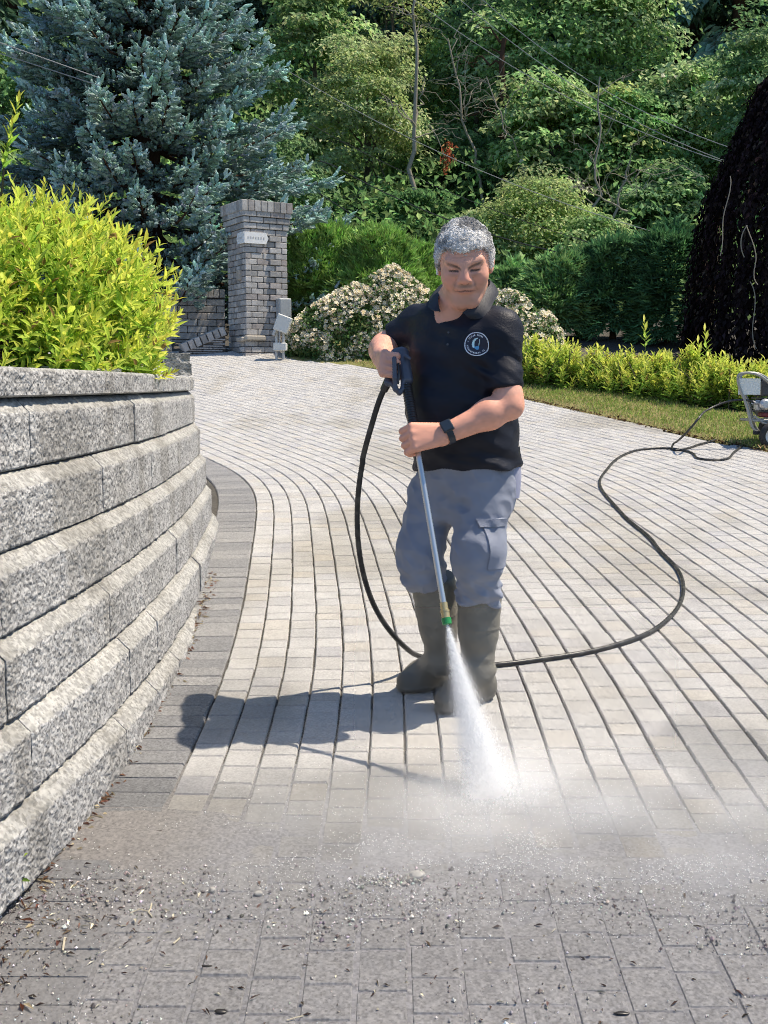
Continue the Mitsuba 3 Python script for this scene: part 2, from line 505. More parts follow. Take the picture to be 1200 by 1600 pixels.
def ell(p, c, r, R=None):
    q = p - np.asarray(c, F4)
    if R is not None: q = q @ np.asarray(R, F4)
    r = np.asarray(r, F4)
    k0 = np.sqrt(((q / r) ** 2).sum(1)); k1 = np.sqrt(((q / (r * r)) ** 2).sum(1))
    return k0 * (k0 - 1) / np.maximum(k1, 1e-6)


def rbox(p, c, h, R=None, r=0.01):
    q = p - np.asarray(c, F4)
    if R is not None: q = q @ np.asarray(R, F4)
    q = np.abs(q) - (np.asarray(h, F4) - r)
    return np.sqrt((np.maximum(q, 0) ** 2).sum(1)) + np.minimum(q.max(1), 0) - r


def smin(a, b, k):
    h = np.maximum(k - np.abs(a - b), 0) / k
    return np.minimum(a, b) - h * h * k * 0.25


def smax(a, b, k): return -smin(-a, -b, k)


def loft(p, zs, cx, cy, a, b, yaw, power=2.0):
    """A trunk of superellipse sections: centre, half width, half depth and yaw as functions of height."""
    z = p[:, 2]
    X, Y = np.interp(z, zs, cx), np.interp(z, zs, cy)
    A, B, W_ = np.interp(z, zs, a), np.interp(z, zs, b), np.interp(z, zs, yaw)
    c, s = np.cos(W_), np.sin(W_)
    dx, dy = p[:, 0] - X, p[:, 1] - Y
    u, v = c * dx + s * dy, -s * dx + c * dy
    k0 = (np.abs(u / A) ** power + np.abs(v / B) ** power) ** (1 / power)
    k1 = np.sqrt((u / A ** 2) ** 2 + (v / B ** 2) ** 2)
    d = k0 * (k0 - 1) / np.maximum(k1, 1e-6)
    d = np.where(k0 < 0.3, -0.7 * np.minimum(A, B), d)
    return smax(d, np.maximum(zs[0] - z, z - zs[-1]), 0.02).astype(F4)


def net(f, lo, hi, h):
    """Surface nets of f(points) over the box; only blocks near the surface are sampled finely. Returns vertices, triangles, normals."""
    lo, hi = np.asarray(lo, float), np.asarray(hi, float)
    B = 6
    nb = np.ceil((hi - lo) / (h * B)).astype(int) + 1
    n = nb * B
    g = [lo[k] + h * B * (np.arange(nb[k]) + 0.5) for k in range(3)]
    C = np.stack(np.meshgrid(*g, indexing='ij'), -1).reshape(-1, 3).astype(F4)
    dc = f(C)
    act = np.abs(dc) < h * B * 1.35
    sg = (dc > 0).reshape(nb); mis = np.zeros(nb, bool)
    for ax in range(3):
        a, b = [slice(None)] * 3, [slice(None)] * 3; a[ax] = slice(0, -1); b[ax] = slice(1, None)
        e = sg[tuple(a)] != sg[tuple(b)]; mis[tuple(a)] |= e; mis[tuple(b)] |= e
    act = (act.reshape(nb) | binary_dilation(mis, np.ones((3, 3, 3)))).ravel()
    D = np.repeat(np.repeat(np.repeat(np.where(dc > 0, F4(1), F4(-1)).reshape(nb), B, 0), B, 1), B, 2)
    o = np.stack(np.meshgrid(*[np.arange(B)] * 3, indexing='ij'), -1).reshape(-1, 3)
    bi = np.stack(np.unravel_index(np.nonzero(act)[0], nb), -1)
    idx = (bi[:, None] * B + o[None]).reshape(-1, 3)
    for s in range(0, len(idx), 400000):
        q = idx[s:s + 400000]
        D[q[:, 0], q[:, 1], q[:, 2]] = f((lo + (q + 0.5) * h).astype(F4))
    S = D > 0
    c = S[:-1, :-1, :-1].astype(np.int8)
    tot = sum(S[i:n[0] - 1 + i, j:n[1] - 1 + j, k:n[2] - 1 + k].astype(np.int8) for i in (0, 1) for j in (0, 1) for k in (0, 1))
    cell = np.argwhere((tot > 0) & (tot < 8))
    ID = np.full(n - 1, -1, np.int32); ID[tuple(cell.T)] = np.arange(len(cell))
    acc, cnt = np.zeros((len(cell), 3)), np.zeros(len(cell))
    K = [np.array(x) for x in np.ndindex(2, 2, 2)]
    for a in K:
        for ax in range(3):
            if a[ax]: continue
            b = a.copy(); b[ax] = 1
            pa, pb = cell + a, cell + b
            da, db = D[tuple(pa.T)], D[tuple(pb.T)]
            m = (da > 0) != (db > 0)
            t = np.where(m, da / np.where(m, da - db, 1), 0)
            q = a + np.zeros((len(cell), 3)); q[:, ax] += t
            acc[m] += q[m]; cnt[m] += 1
    v = lo + (cell + acc / np.maximum(cnt, 1)[:, None] + 0.5) * h
    quads = []
    for ax in range(3):
        u, w = [(1, 2), (2, 0), (0, 1)][ax]
        sl = [slice(1, -1)] * 3; sl[ax] = slice(0, -1)
        sl2 = list(sl); sl2[ax] = slice(1, None)
        A_, B_ = S[tuple(sl)], S[tuple(sl2)]
        e = np.argwhere(A_ != B_)
        if not len(e): continue
        flip = A_[tuple(e.T)]
        base = e.copy(); base[:, u] += 1; base[:, w] += 1
        du, dw = np.zeros(3, int), np.zeros(3, int); du[u] = 1; dw[w] = 1
        q = np.stack([ID[tuple((base - du - dw).T)], ID[tuple((base - dw).T)], ID[tuple(base.T)], ID[tuple((base - du).T)]], 1)
        q[flip] = q[flip][:, ::-1]
        quads.append(q)
    q = np.vstack(quads); q = q[(q >= 0).all(1)]
    return v, tri(q)


def relax(v, f, it=3):
    """Taubin smoothing with uniform weights."""
    from scipy.sparse import coo_matrix, diags
    i = np.r_[f[:, 0], f[:, 1], f[:, 2]]; j = np.r_[f[:, 1], f[:, 2], f[:, 0]]
    A = coo_matrix((np.ones(len(i) * 2), (np.r_[i, j], np.r_[j, i])), shape=(len(v), len(v))).tocsr(); A.data[:] = 1
    A = diags(1 / np.maximum(np.asarray(A.sum(1)).ravel(), 1)) @ A
    for _ in range(it):
        v = v + 0.5 * (A @ v - v); v = v - 0.52 * (A @ v - v)
    return v, f


def project(f, p, d, n=40):
    """March from p along d to the surface of f."""
    p = np.array(p, F4); d = np.asarray(d, F4)
    for _ in range(n):
        p = p + d * (0.8 * f(p))[:, None]
    return p.astype(float)
# ---------------------------------------------------------------- the man
PXM = 427.0
NB = P(712, 480, 3.98)
HEAD = P(726, 410, 3.88); HS = 1.13
S_L, S_R = P(782, 514, 3.89), P(654, 508, 4.14)
E_L, W_L = P(795, 633, 3.82), P(694, 679, 3.785)
E_R, W_R = P(600, 541, 4.20), P(597, 558, 3.99)
GUN_A, NOZ = P(627, 552, 3.93), P(697, 966, 3.56)      # lance axis: back of the gun to the nozzle
LDIR = unit(NOZ - GUN_A)
def on_lance(py):
    lo, hi = 0.0, 1.0
    for _ in range(40):
        m = (lo + hi) / 2; q = GUN_A + (NOZ - GUN_A) * m - CAM
        y = 800 - 1750 * (q @ UPV) / (q @ FWD)
        lo, hi = (m, hi) if y < py else (lo, m)
    return GUN_A + (NOZ - GUN_A) * lo
H_L = on_lance(689)
pit, hy = math.radians(20), math.radians(5)
HR = rotz(-hy) @ np.stack([[1, 0, 0], [0, -math.cos(pit), -math.sin(pit)], [0, -math.sin(pit), math.cos(pit)]], 1)
HR = roty(math.radians(-2)) @ HR


def hw(x, f, z): return HEAD + HR @ (np.array([x, f, z]) * HS)


def head_local(p): return ((p - HEAD.astype(F4)) @ HR.astype(F4)) / F4(HS)


def skull(q):
    return smin(ell(q, (0, -0.018, 0.033), (0.0745, 0.098, 0.082)), ell(q, (0, 0.028, 0.002), (0.0645, 0.074, 0.085)), 0.04)


def head_sdf(p):
    q = head_local(p)
    d = skull(q)
    d = smin(d, ell(q, (0, 0.028, -0.060), (0.055, 0.062, 0.054)), 0.035)
    d = smin(d, rc(q, (-0.014, 0.071, -0.098), (0.014, 0.071, -0.098), 0.022, 0.022), 0.022)
    d = smin(d, rc(q, (-0.047, 0.0, -0.068), (-0.02, 0.058, -0.100), 0.018, 0.017), 0.03)
    d = smin(d, rc(q, (0.047, 0.0, -0.068), (0.02, 0.058, -0.100), 0.018, 0.017), 0.03)
    d = smin(d, ell(q, (0, 0.012, -0.105), (0.050, 0.048, 0.026)), 0.02)         # full chin and throat
    for s in (-1, 1):
        d = smin(d, ell(q, (s * 0.040, 0.062, -0.028), (0.026, 0.026, 0.026)), 0.03)
        d = smin(d, rc(q, (s * 0.012, 0.0945, 0.0185), (s * 0.046, 0.080, 0.0265), 0.0125, 0.0115), 0.012)
        d = smax(d, -ell(q, (s * 0.032, 0.113, 0.004), (0.021, 0.0235, 0.0120)), 0.012)
        d = smin(d, ell(q, (s * 0.032, 0.0835, 0.006), (0.0165, 0.0125, 0.0105)), 0.004)
        d = smax(d, -rc(q, (s * 0.018, 0.0975, -0.0005), (s * 0.044, 0.0900, -0.0015), 0.0022, 0.0020), 0.003)   # closed lids
        d = smin(d, rc(q, (s * 0.019, 0.0945, -0.012), (s * 0.040, 0.086, -0.011), 0.006, 0.005), 0.010)          # bags
    d = smin(d, rc(q, (0, 0.098, 0.020), (0, 0.117, -0.022), 0.0095, 0.0150), 0.013)
    for s in (-1, 1):
        d = smin(d, ell(q, (s * 0.0155, 0.106, -0.027), (0.0090, 0.0120, 0.0085)), 0.007)
        d = smax(d, -ell(q, (s * 0.008, 0.118, -0.0375), (0.004, 0.005, 0.004)), 0.003)
        # fold from the nose to the corner of the mouth
        d = smax(d, -rc(q, (s * 0.024, 0.1045, -0.024), (s * 0.036, 0.0935, -0.060), 0.0028, 0.0024), 0.009)
    d = smin(d, ell(q, (0, 0.092, -0.046), (0.030, 0.016, 0.014)), 0.014)
    d = smin(d, ell(q, (0, 0.1005, -0.0535), (0.025, 0.0085, 0.0042)), 0.005)
    d = smin(d, ell(q, (0, 0.0985, -0.0635), (0.022, 0.0085, 0.0052)), 0.006)
    for s in (-1, 1): d = smax(d, -rc(q, (0, 0.1045, -0.0580), (s * 0.028, 0.0957, -0.0625), 0.0017, 0.0016), 0.0025)
    d = smax(d, -rc(q, (-0.014, 0.1035, -0.0745), (0.014, 0.1035, -0.0745), 0.005, 0.005), 0.01)
    for s in (-1, 1):
        R = rotz(s * 0.35)
        e = ell(q, (s * 0.080, -0.012, -0.002), (0.0085, 0.021, 0.033), R)
        e = smax(e, -ell(q, (s * 0.089, -0.006, 0.002), (0.007, 0.012, 0.020), R), 0.006)
        e = smin(e, ell(q, (s * 0.076, -0.002, -0.028), (0.008, 0.010, 0.010)), 0.008)
        d = smin(d, e, 0.006)
    return d * F4(HS)


def hand_parts(H, L, e_c, e_k, W, s=1.0, spread=1.0):
    """Bones of a fist closed round a bar through H along L; e_c points from the bar to the back of the hand, e_k towards the knuckles."""
    offs = np.array([-0.036, -0.0125, 0.0115, 0.034]) * s * spread
    ln = (1.0, 1.06, 1.0, 0.86)
    palm, fingers = [], []
    for i, o in enumerate(offs):
        l = ln[i] * s
        K = H + e_c * 0.036 * l + e_k * 0.012 * l + L * o
        p1 = H + e_k * (0.040 * l) + e_c * 0.008 * s + L * (o * 1.04 + 0.002)
        p2 = H + e_k * (0.028 * l) - e_c * 0.025 * l + L * o
        p3 = H - e_k * 0.004 * l - e_c * 0.029 * l + L * o * 0.95
        palm.append((W + L * o * 0.45, K, 0.023 * s, 0.0150 * s))
        fingers.append([(K, p1, 0.0138 * s, 0.0112 * s), (p1, p2, 0.0110 * s, 0.0100 * s), (p2, p3, 0.0100 * s, 0.0088 * s)])
    t0 = W * 0.6 + (H + e_c * 0.02 - L * 0.03) * 0.4
    t1 = H - e_k * 0.034 * s - e_c * 0.004 - L * 0.040 * s
    t2 = H - e_k * 0.006 * s - e_c * 0.027 * s - L * 0.056 * s
    t3 = H + e_k * 0.020 * s - e_c * 0.026 * s - L * 0.050 * s
    fingers.append([(t0, t1, 0.020 * s, 0.0155 * s), (t1, t2, 0.0145 * s, 0.0125 * s), (t2, t3, 0.012 * s, 0.0100 * s)])
    return palm, fingers


def hand_sdf(p, parts):
    palm, fingers = parts
    d = None
    for b in palm:
        e = rc(p, *b); d = e if d is None else smin(d, e, 0.014)
    for fg in fingers:
        g = None
        for b in fg:
            e = rc(p, *b); g = e if g is None else smin(g, e, 0.005)
        d = smin(d, g, 0.0020)
    return d


_ec = unit(np.array([0.05, -0.90, 0.42])); _ec = unit(_ec - LDIR * (_ec @ LDIR)); _ek = unit(np.cross(_ec, LDIR))
if _ek[0] > 0: _ek = -_ek
HAND_L = hand_parts(H_L, LDIR, _ec, _ek, W_L + np.array([-0.012, 0, 0]), 1.06)
GRIP_A, GRIP_B = P(613, 552, 3.945), P(606, 598, 3.91)
LG = unit(GRIP_B - GRIP_A); H_R = (GRIP_A + GRIP_B) / 2
_rc = unit(np.array([-0.80, -0.55, 0.15])); _rc = unit(_rc - LG * (_rc @ LG)); _rk = unit(np.cross(LG, _rc))
if _rk[1] > 0: _rk = -_rk
HAND_R = hand_parts(H_R, LG, _rc, _rk, W_R, 1.05, 0.9)

_rows = [  # photo row, centre column, half width, half depth
    (462, 712, 0.062, 0.060), (478, 713, 0.100, 0.075), (492, 716, 0.150, 0.100), (515, 720, 0.180, 0.128), (555, 721, 0.188, 0.148),
    (600, 721, 0.194, 0.162), (645, 723, 0.196, 0.170), (690, 727, 0.192, 0.168), (722, 730, 0.190, 0.164), (750, 731, 0.186, 0.158), (790, 729, 0.176, 0.150), (815, 728, 0.150, 0.13)]
_rows = _rows[::-1]
_zs, _cx, _cy, _a, _b = [], [], [], [], []
for y, x, a, b in _rows:
    q = P(x, y, 4.02 + (y - 480) * 0.0001)
    _zs.append(q[2]); _cx.append(q[0]); _cy.append(q[1] + 0.0); _a.append(a); _b.append(b)
_zs, _cx, _cy, _a, _b = map(np.array, (_zs, _cx, _cy, _a, _b))
YAW = np.full(len(_zs), -0.60)


def torso(p, grow=0.0, zlo=None, zhi=None):
    return loft(p, _zs, _cx, _cy, _a + grow, _b + grow, YAW, 2.3)


HIP_L, KN_L, CU_L = P(755, 775, 4.00), P(746, 858, 3.92), P(748, 940, 3.985)
HIP_R, KN_R, CU_R = P(676, 775, 4.10), P(657, 858, 4.04), P(672, 926, 4.10)
BAN_L, BAN_R = P(746, 1045, 4.02), P(691, 1030, 4.175)
BTOP_L, BTOP_R = P(749, 918, 4.00), P(676, 902, 4.095)
HEEL_L, TOE_L = G(752, 1092), G(696, 1113)
HEEL_R, TOE_R = G(700, 1064), G(636, 1081)


def near(p, d, fn, c, r, k):
    """Blend fn into d only within r of c."""
    q = p - np.asarray(c, F4); m = np.einsum('ij,ij->i', q, q) < r * r
    if m.any(): d[m] = smin(d[m], fn(p[m]), k)
    return d


def body_sdf(p):
    d = torso(p, -0.014)
    d = smax(d, (P(726, 705, 4.05)[2] - p[:, 2]).astype(F4), 0.03)
    d = smin(d, ell(p, P(727, 745, 4.08), (0.10, 0.06, 0.13)), 0.03)
    for a, b, r0, r1 in ((NB + [0, 0.03, -0.02], S_L, 0.055, 0.050), (NB + [0, 0.03, -0.02], S_R, 0.055, 0.050), (S_L, E_L, 0.054, 0.046), (S_R, E_R, 0.054, 0.046),
                         (HIP_L, KN_L, 0.064, 0.046), (KN_L, BTOP_L, 0.046, 0.043), (BTOP_L, BAN_L, 0.046, 0.036), (HIP_R, KN_R, 0.060, 0.040), (KN_R, BTOP_R, 0.040, 0.036), (BTOP_R, BAN_R, 0.038, 0.034)):
        d = smin(d, rc(p, a, b, r0, r1), 0.05)
    for A, H_, T_ in ((BAN_L, HEEL_L, TOE_L), (BAN_R, HEEL_R, TOE_R)):
        d = smin(d, rc(p, A, H_ + [0, 0, 0.05], 0.034, 0.032), 0.03)
        d = smin(d, rc(p, H_ + [0, 0, 0.045], T_ + [0, 0, 0.04], 0.032, 0.026), 0.03)
    neck = smin(rc(p, hw(0, -0.022, -0.045), NB + np.array([0.0, 0.04, -0.02]), 0.062, 0.072), rc(p, hw(0, 0.008, -0.088), NB + np.array([-0.012, -0.015, -0.05]), 0.050, 0.062), 0.04)
    d = smin(d, neck, 0.04)
    d = near(p, d, head_sdf, HEAD, 0.25, 0.016)
    # forearms: muscle near the elbow, flat wrist
    m = E_L + (W_L - E_L) * 0.3
    fa = smin(rc(p, E_L, m, 0.046, 0.050), rc(p, m, W_L, 0.049, 0.0335), 0.03)
    d = smin(d, fa, 0.02)
    d = smin(d, rc(p, E_L + [0.006, 0.004, -0.004], E_L + [0.002, 0.01, 0.03], 0.040, 0.044), 0.02)
    m = E_R + (W_R - E_R) * 0.35
    d = smin(d, smin(rc(p, E_R, m, 0.046, 0.048), rc(p, m, W_R, 0.047, 0.036), 0.03), 0.02)
    d = near(p, d, lambda q: hand_sdf(q, HAND_L), H_L, 0.17, 0.012)
    d = near(p, d, lambda q: hand_sdf(q, HAND_R), H_R, 0.17, 0.012)
    return d.astype(F4)


v, f = net(body_sdf, (-0.08, 3.55, -0.02), (0.56, 4.45, 1.83), 0.0038)
v, f = relax(v, f, 2)
# skin: tan, redder on nose, cheeks, knuckles and elbows; dark brows, grey stubble, lips
ql = head_local(v.astype(F4)).astype(float)
skin = np.tile([0.70, 0.355, 0.255], (len(v), 1))
mott = meshkit.fbm(v * 60, 3, 2)[:, None]
skin *= 0.86 + 0.28 * mott
def patch(c, r, k=1.0, q=None):
    q = ql if q is None else q
    return k * np.exp(-((((q - np.array(c)) / np.array(r)) ** 2).sum(1)))[:, None]
inhead = (np.abs(ql) < 0.16).all(1)[:, None]
red = np.array([0.70, 0.27, 0.20]); stub = np.array([0.27, 0.18, 0.15]); brow = np.array([0.10, 0.075, 0.066]); lip = np.array([0.42, 0.16, 0.125])
def blend(w, col):
    global skin
    w = np.clip(w, 0, 1) * inhead; skin = skin * (1 - w) + np.asarray(col) * w
blend(patch((0, 0.12, -0.02), (0.016, 0.03, 0.016), 0.6), red)
for s in (-1, 1):
    blend(patch((s * 0.043, 0.07, -0.028), (0.02, 0.04, 0.018), 0.6), red)
    blend(patch((s * 0.06, 0.05, -0.075), (0.03, 0.06, 0.03), 0.25), stub)
    fx = np.clip((-ql[:, 2] - 0.024) / 0.040, -0.2, 1.2); fl = np.abs(ql[:, 0] * s - (0.0245 + 0.0120 * fx)) / 0.0034
    blend((np.clip(1.3 - fl, 0, 1) * (fx > -0.1) * (fx < 0.95) * (ql[:, 1] > 0.07))[:, None] * 0.35, (0.36, 0.16, 0.11))
    bx = (ql[:, 0] * s - 0.030) / 0.021
    bz = ql[:, 2] - (0.0150 + 0.0068 * np.clip(bx, -1, 1) - 0.002 * bx ** 2)
    blend((np.clip(1.35 - np.abs(bx) ** 3, 0, 1) * np.clip(1.4 - np.abs(bz) / 0.0048, 0, 1) * (ql[:, 1] > 0.05))[:, None] * (0.6 + 0.5 * mott), brow)
    lz = np.abs(ql[:, 2] + 0.0008) / 0.0030; lx = (ql[:, 0] * s - 0.031) / 0.015
    blend((np.clip(1.5 - lz, 0, 1) * np.clip(1.4 - np.abs(lx) ** 3, 0, 1) * (ql[:, 1] > 0.05))[:, None], (0.05, 0.03, 0.028))
    blend(patch((s * 0.030, 0.09, -0.012), (0.017, 0.03, 0.006), 0.5), (0.34, 0.16, 0.12))
    for zz_, w_ in ((0.040, 0.4), (0.050, 0.3)): blend((np.exp(-((ql[:, 2] - zz_ - 0.002 * np.sin(ql[:, 0] * 90)) / 0.0016) ** 2) * (np.abs(ql[:, 0]) < 0.036) * (ql[:, 1] > 0.06))[:, None] * w_ * 0.6, (0.36, 0.17, 0.12))
    blend(patch((s * 0.052, 0.07, 0.0), (0.006, 0.03, 0.012), 0.25), (0.38, 0.18, 0.13))
    blend(patch((s * 0.008, 0.117, -0.0365), (0.0045, 0.008, 0.0035), 0.9), (0.06, 0.03, 0.026))
    blend(np.clip(1.3 - np.abs(ql[:, 2] + 0.042) / 0.017 - 0.5, 0, 1)[:, None] * patch((s * 0.030, 0.099, -0.042), (0.004, 0.03, 0.03), 0.6), (0.27, 0.12, 0.09))
blend(patch((0, 0.105, -0.044), (0.026, 0.03, 0.0065), 0.9), (0.20, 0.15, 0.135))
blend(patch((0, 0.09, -0.092), (0.035, 0.05, 0.022), 0.45), stub)
blend(np.clip(1.2 - np.abs(ql[:, 0]) / 0.030, 0, 1)[:, None] * np.exp(-((ql[:, 2] + 0.0585 + 0.16 * np.abs(ql[:, 0])) / 0.0040) ** 2)[:, None] * (ql[:, 1] > 0.08)[:, None], lip)
blend(np.clip(1.3 - np.abs(ql[:, 0]) / 0.029, 0, 1)[:, None] * np.exp(-((ql[:, 2] + 0.0577 + 0.17 * np.abs(ql[:, 0])) / 0.0017) ** 2)[:, None] * (ql[:, 1] > 0.08)[:, None], (0.13, 0.055, 0.045))
arm = (ql[:, 2] < -0.35)[:, None]
skin = np.where(arm, skin * np.array([1.08, 1.02, 0.98]), skin)
prin('m_skin', VC, 0.48, specular=0.45)
person = tag('person', 'grey-haired man in black polo shirt, blue-grey trousers and rubber boots holding the spray lance', 'person')
scene[person] = mikit.ply((v, f), 'm_skin', True, color=skin)

# ---- hair: a grey shell with tight curls over it
def hair_region(q):
    """Positive where hair grows: above a hairline that drops at the temples to the ears and the nape."""
    ang = np.arctan2(q[:, 1], np.abs(q[:, 0]) + 1e-6)           # 90 deg at the front
    line = np.interp(np.degrees(ang), [-90, -35, -10, 4, 20, 34, 50, 70, 90], [-0.075, -0.055, -0.012, -0.018, -0.006, 0.034, 0.056, 0.055, 0.050])
    return q[:, 2] - line - 0.016 * (meshkit.noise(q * np.array([70, 70, 25]), 13) - 0.5)


def hair_sdf(p):
    q = head_local(p)
    d = (skull(q) - F4(0.007)) * F4(HS)
    n = meshkit.noise(q * 95, 3) - 0.5
    d = d - F4(0.007) * n.astype(F4) - F4(0.007) * (meshkit.noise(q * 40, 8) - 0.5).astype(F4)
    return smax(d, (-hair_region(q) * HS).astype(F4), 0.010).astype(F4)


hv, hf = net(hair_sdf, hw(0, 0, 0.02) - 0.17, hw(0, 0, 0.02) + 0.17, 0.0045)
def hair_col(p, k=0):
    q = head_local(np.asarray(p, F4)).astype(float)
    w = meshkit.fbm(q * 34, 3, 6)
    t = np.clip((w - 0.30) / 0.3 + 0.22 * (q[:, 1] > 0.02) - 0.35 * np.clip((q[:, 2] - 0.06) / 0.06, 0, 1) * (q[:, 1] < 0.05), 0, 1)[:, None]
    return np.array([0.29, 0.29, 0.295]) * (1 - t) + np.array([0.86, 0.85, 0.84]) * t
diff('m_hair', VC)
hr = np.random.default_rng(21)
sel = hr.choice(len(hv), 14000)
hn = np.array(trimesh.Trimesh(hv, hf, process=False).vertex_normals)
parts, cols = [], []
cnt = 0
for i in sel:
    q = head_local(hv[i:i + 1].astype(F4))[0]
    if cnt > 4200 or q[1] < -0.09: continue
    cnt += 1
    n_ = hn[i]; t_ = unit(np.cross(n_, hr.normal(size=3))); b_ = np.cross(n_, t_)
    r0 = hr.uniform(0.0028, 0.0070); turns = hr.uniform(0.9, 1.9) * math.pi
    th = np.linspace(0, turns, 7)
    c = hv[i] + n_ * hr.uniform(-0.002, 0.006)
    pts = c + (np.cos(th) * r0)[:, None] * t_ + (np.sin(th) * r0)[:, None] * (0.55 * b_ + 0.6 * n_) + (th / turns * hr.uniform(-0.004, 0.008))[:, None] * b_
    tv, tf = tube(pts, np.linspace(0.0012, 0.0007, 7), 3)
    parts.append((tv, tf))
    base = hair_col(c[None], 3)[0] * hr.uniform(0.88, 1.14)
    cols.append(np.tile(np.clip(base, 0.04, 0.92), (len(tv), 1)))
parts.append((hv, hf)); cols.append(hair_col(hv) * 0.7)
obj('hair', cat_mesh(parts), 'm_hair', person, True, color=np.vstack(cols))
prin('m_white_plastic', (0.8, 0.8, 0.8), 0.3)
obj('earbud', cat_mesh([tube([hw(-0.0835, 0.010, 0.0), hw(-0.0825, 0.016, -0.030)], 0.0040, 8)]), 'm_white_plastic', person, 40)

# ---- shirt
NECK_CUT = [(hw(0, -0.02, -0.05), NB + np.array([0, 0.03, -0.005]), 0.074, 0.082)]
V_CUT = [(P(712, 466, 3.90), P(690, 501, 3.835), 0.052, 0.010)]
SLV_L, SLV_R = P(788, 604, 3.845), P(621, 530, 4.175)


def shirt_sdf(p):
    d = torso(p, 0.004)
    d = smin(d, rc(p, NB + [0, 0.04, -0.035], S_L, 0.070, 0.068), 0.06)
    d = smin(d, rc(p, NB + [0, 0.04, -0.035], S_R, 0.070, 0.066), 0.06)
    d = smin(d, ell(p, P(702, 645, 3.96), (0.12, 0.11, 0.14)), 0.10)                 # belly
    d = smin(d, ell(p, P(745, 545, 3.90), (0.09, 0.07, 0.09)), 0.08)                 # chest
    nz = meshkit.noise
    # sleeves flare to their hems
    a = rc(p, S_L, SLV_L, 0.068, 0.0665); a = smax(a, ((p - SLV_L) @ unit(SLV_L - S_L) - 0.012).astype(F4), 0.006)
    b = rc(p, S_R, SLV_R, 0.068, 0.066); b = smax(b, ((p - SLV_R) @ unit(SLV_R - S_R) - 0.010).astype(F4), 0.006)
    d = smax(d, (_zs[5] * 0 + HEM - p[:, 2] + 0.10 * (p[:, 0] - 0.3) * 0.5).astype(F4), 0.006)
    d = smin(smin(d, a, 0.035), b, 0.035)
    # folds: soft diagonal drapes over the belly, tight creases at the waist and the sleeve
    w = p @ np.array([[0.30, 0.1, 0.95]], F4).T
    g = p * np.array([9, 9, 26], F4) + np.stack([w[:, 0] * 0, w[:, 0] * 0, 9 * p[:, 0]], 1)
    f1 = (nz(g, 4) - 0.5).astype(F4)
    low = np.clip((1.02 - p[:, 2]) / 0.16, 0, 1)
    d = d + f1 * (0.010 + 0.022 * low).astype(F4)
    f2 = (np.abs(nz(p * np.array([16, 16, 40], F4) + 11, 5) - 0.5)).astype(F4)
    d = d + (0.016 * f2 * low).astype(F4) + F4(0.005) * (nz(p * 24, 6) - 0.5).astype(F4)
    sl = np.exp(-(((p - (S_L * 0.35 + SLV_L * 0.65)) / 0.09) ** 2).sum(1))
    d = d + (0.028 * sl * (nz(p * np.array([12, 12, 46], F4) + np.stack([p[:, 0] * 0, p[:, 0] * 0, p[:, 0] * 26], 1), 9) - 0.5)).astype(F4)
    # placket
    pl = rc(p, P(690, 503, 3.80), P(683, 566, 3.78), 0.016, 0.016)
    d = np.where(pl < 0.02, d - F4(0.0028) * np.clip(1 - pl / 0.002, 0, 1).astype(F4), d)
    for c in NECK_CUT: d = smax(d, -rc(p, *c), 0.012)
    for c in V_CUT: d = smax(d, -rc(p, *c), 0.010)
    return d.astype(F4)


HEM = P(735, 736, 3.9)[2]
sv, sf = net(shirt_sdf, (0.0, 3.66, 0.74), (0.56, 4.42, 1.56), 0.0046)
sv, sf = relax(sv, sf, 2)


def knit(p, n, uv):
    return mikit.noise(p.x * 420, p.y * 420, p.z * 420) + 0.6 * mikit.noise(p.x * 90, p.y * 90, p.z * 90)


bumped('m_shirt', {'type': 'principled', 'base_color': mikit.proc(lambda p, n, uv: mikit.mix((0.0045, 0.006, 0.013), (0.009, 0.011, 0.021), mikit.fbm(p.x * 30, p.y * 30, p.z * 30, 3))),
                   'roughness': 0.55, 'sheen': 0.30, 'sheen_tint': 0.3, 'specular': 0.3}, knit, 0.0009, 0.0008)
shirt = obj('shirt', (sv, sf), 'm_shirt', person, True)
tag(shirt, 'black polo shirt')

# collar: a folded strip round the neck, open at the front
prin('m_collar', (0.013, 0.015, 0.024), 0.65, sheen=0.2)
up = spline([P(722, 489, 3.835), P(742, 472, 3.855), P(760, 452, 3.91), P(765, 439, 4.0), P(735, 430, 4.10), P(705, 436, 4.11), P(690, 451, 4.03), P(685, 467, 3.93), P(688, 487, 3.86)], 60)
dn = spline([P(738, 497, 3.822), P(754, 497, 3.825), P(772, 474, 3.88), P(778, 455, 3.99), P(745, 447, 4.12), P(695, 448, 4.16), P(670, 460, 4.07), P(664, 474, 3.96), P(678, 486, 3.865)], 60)
ax_ = NB + np.array([0, 0.035, -0.06])
dn0 = dn
dn = np.vstack([project(shirt_sdf, (q + unit((q - ax_) * [1, 1, 0.3]) * 0.03)[None], -unit((q - ax_) * [1, 1, 0.3])) for q in dn]) + np.array([unit(q - ax_) * 0.004 for q in dn])
mv = np.linalg.norm(dn - dn0, axis=1); okv = mv < 0.035
k_i = np.arange(len(dn)); dl = dn - dn0; dl[~okv] = 0
dl = gaussian_filter1d(dl, 2.5, axis=0, mode='nearest'); dn = dn0 + dl
print('collar', okv.mean().round(2))
mid = (up + dn) / 2 + np.array([unit((q - ax_) * [1, 1, 0.6]) * 0.005 for q in (up + dn) / 2])
prof = np.stack([up + (mid - up) * 0.0, up * 0.6 + mid * 0.4 + [0, 0, 0.002], mid, mid * 0.4 + dn * 0.6, dn], 1)
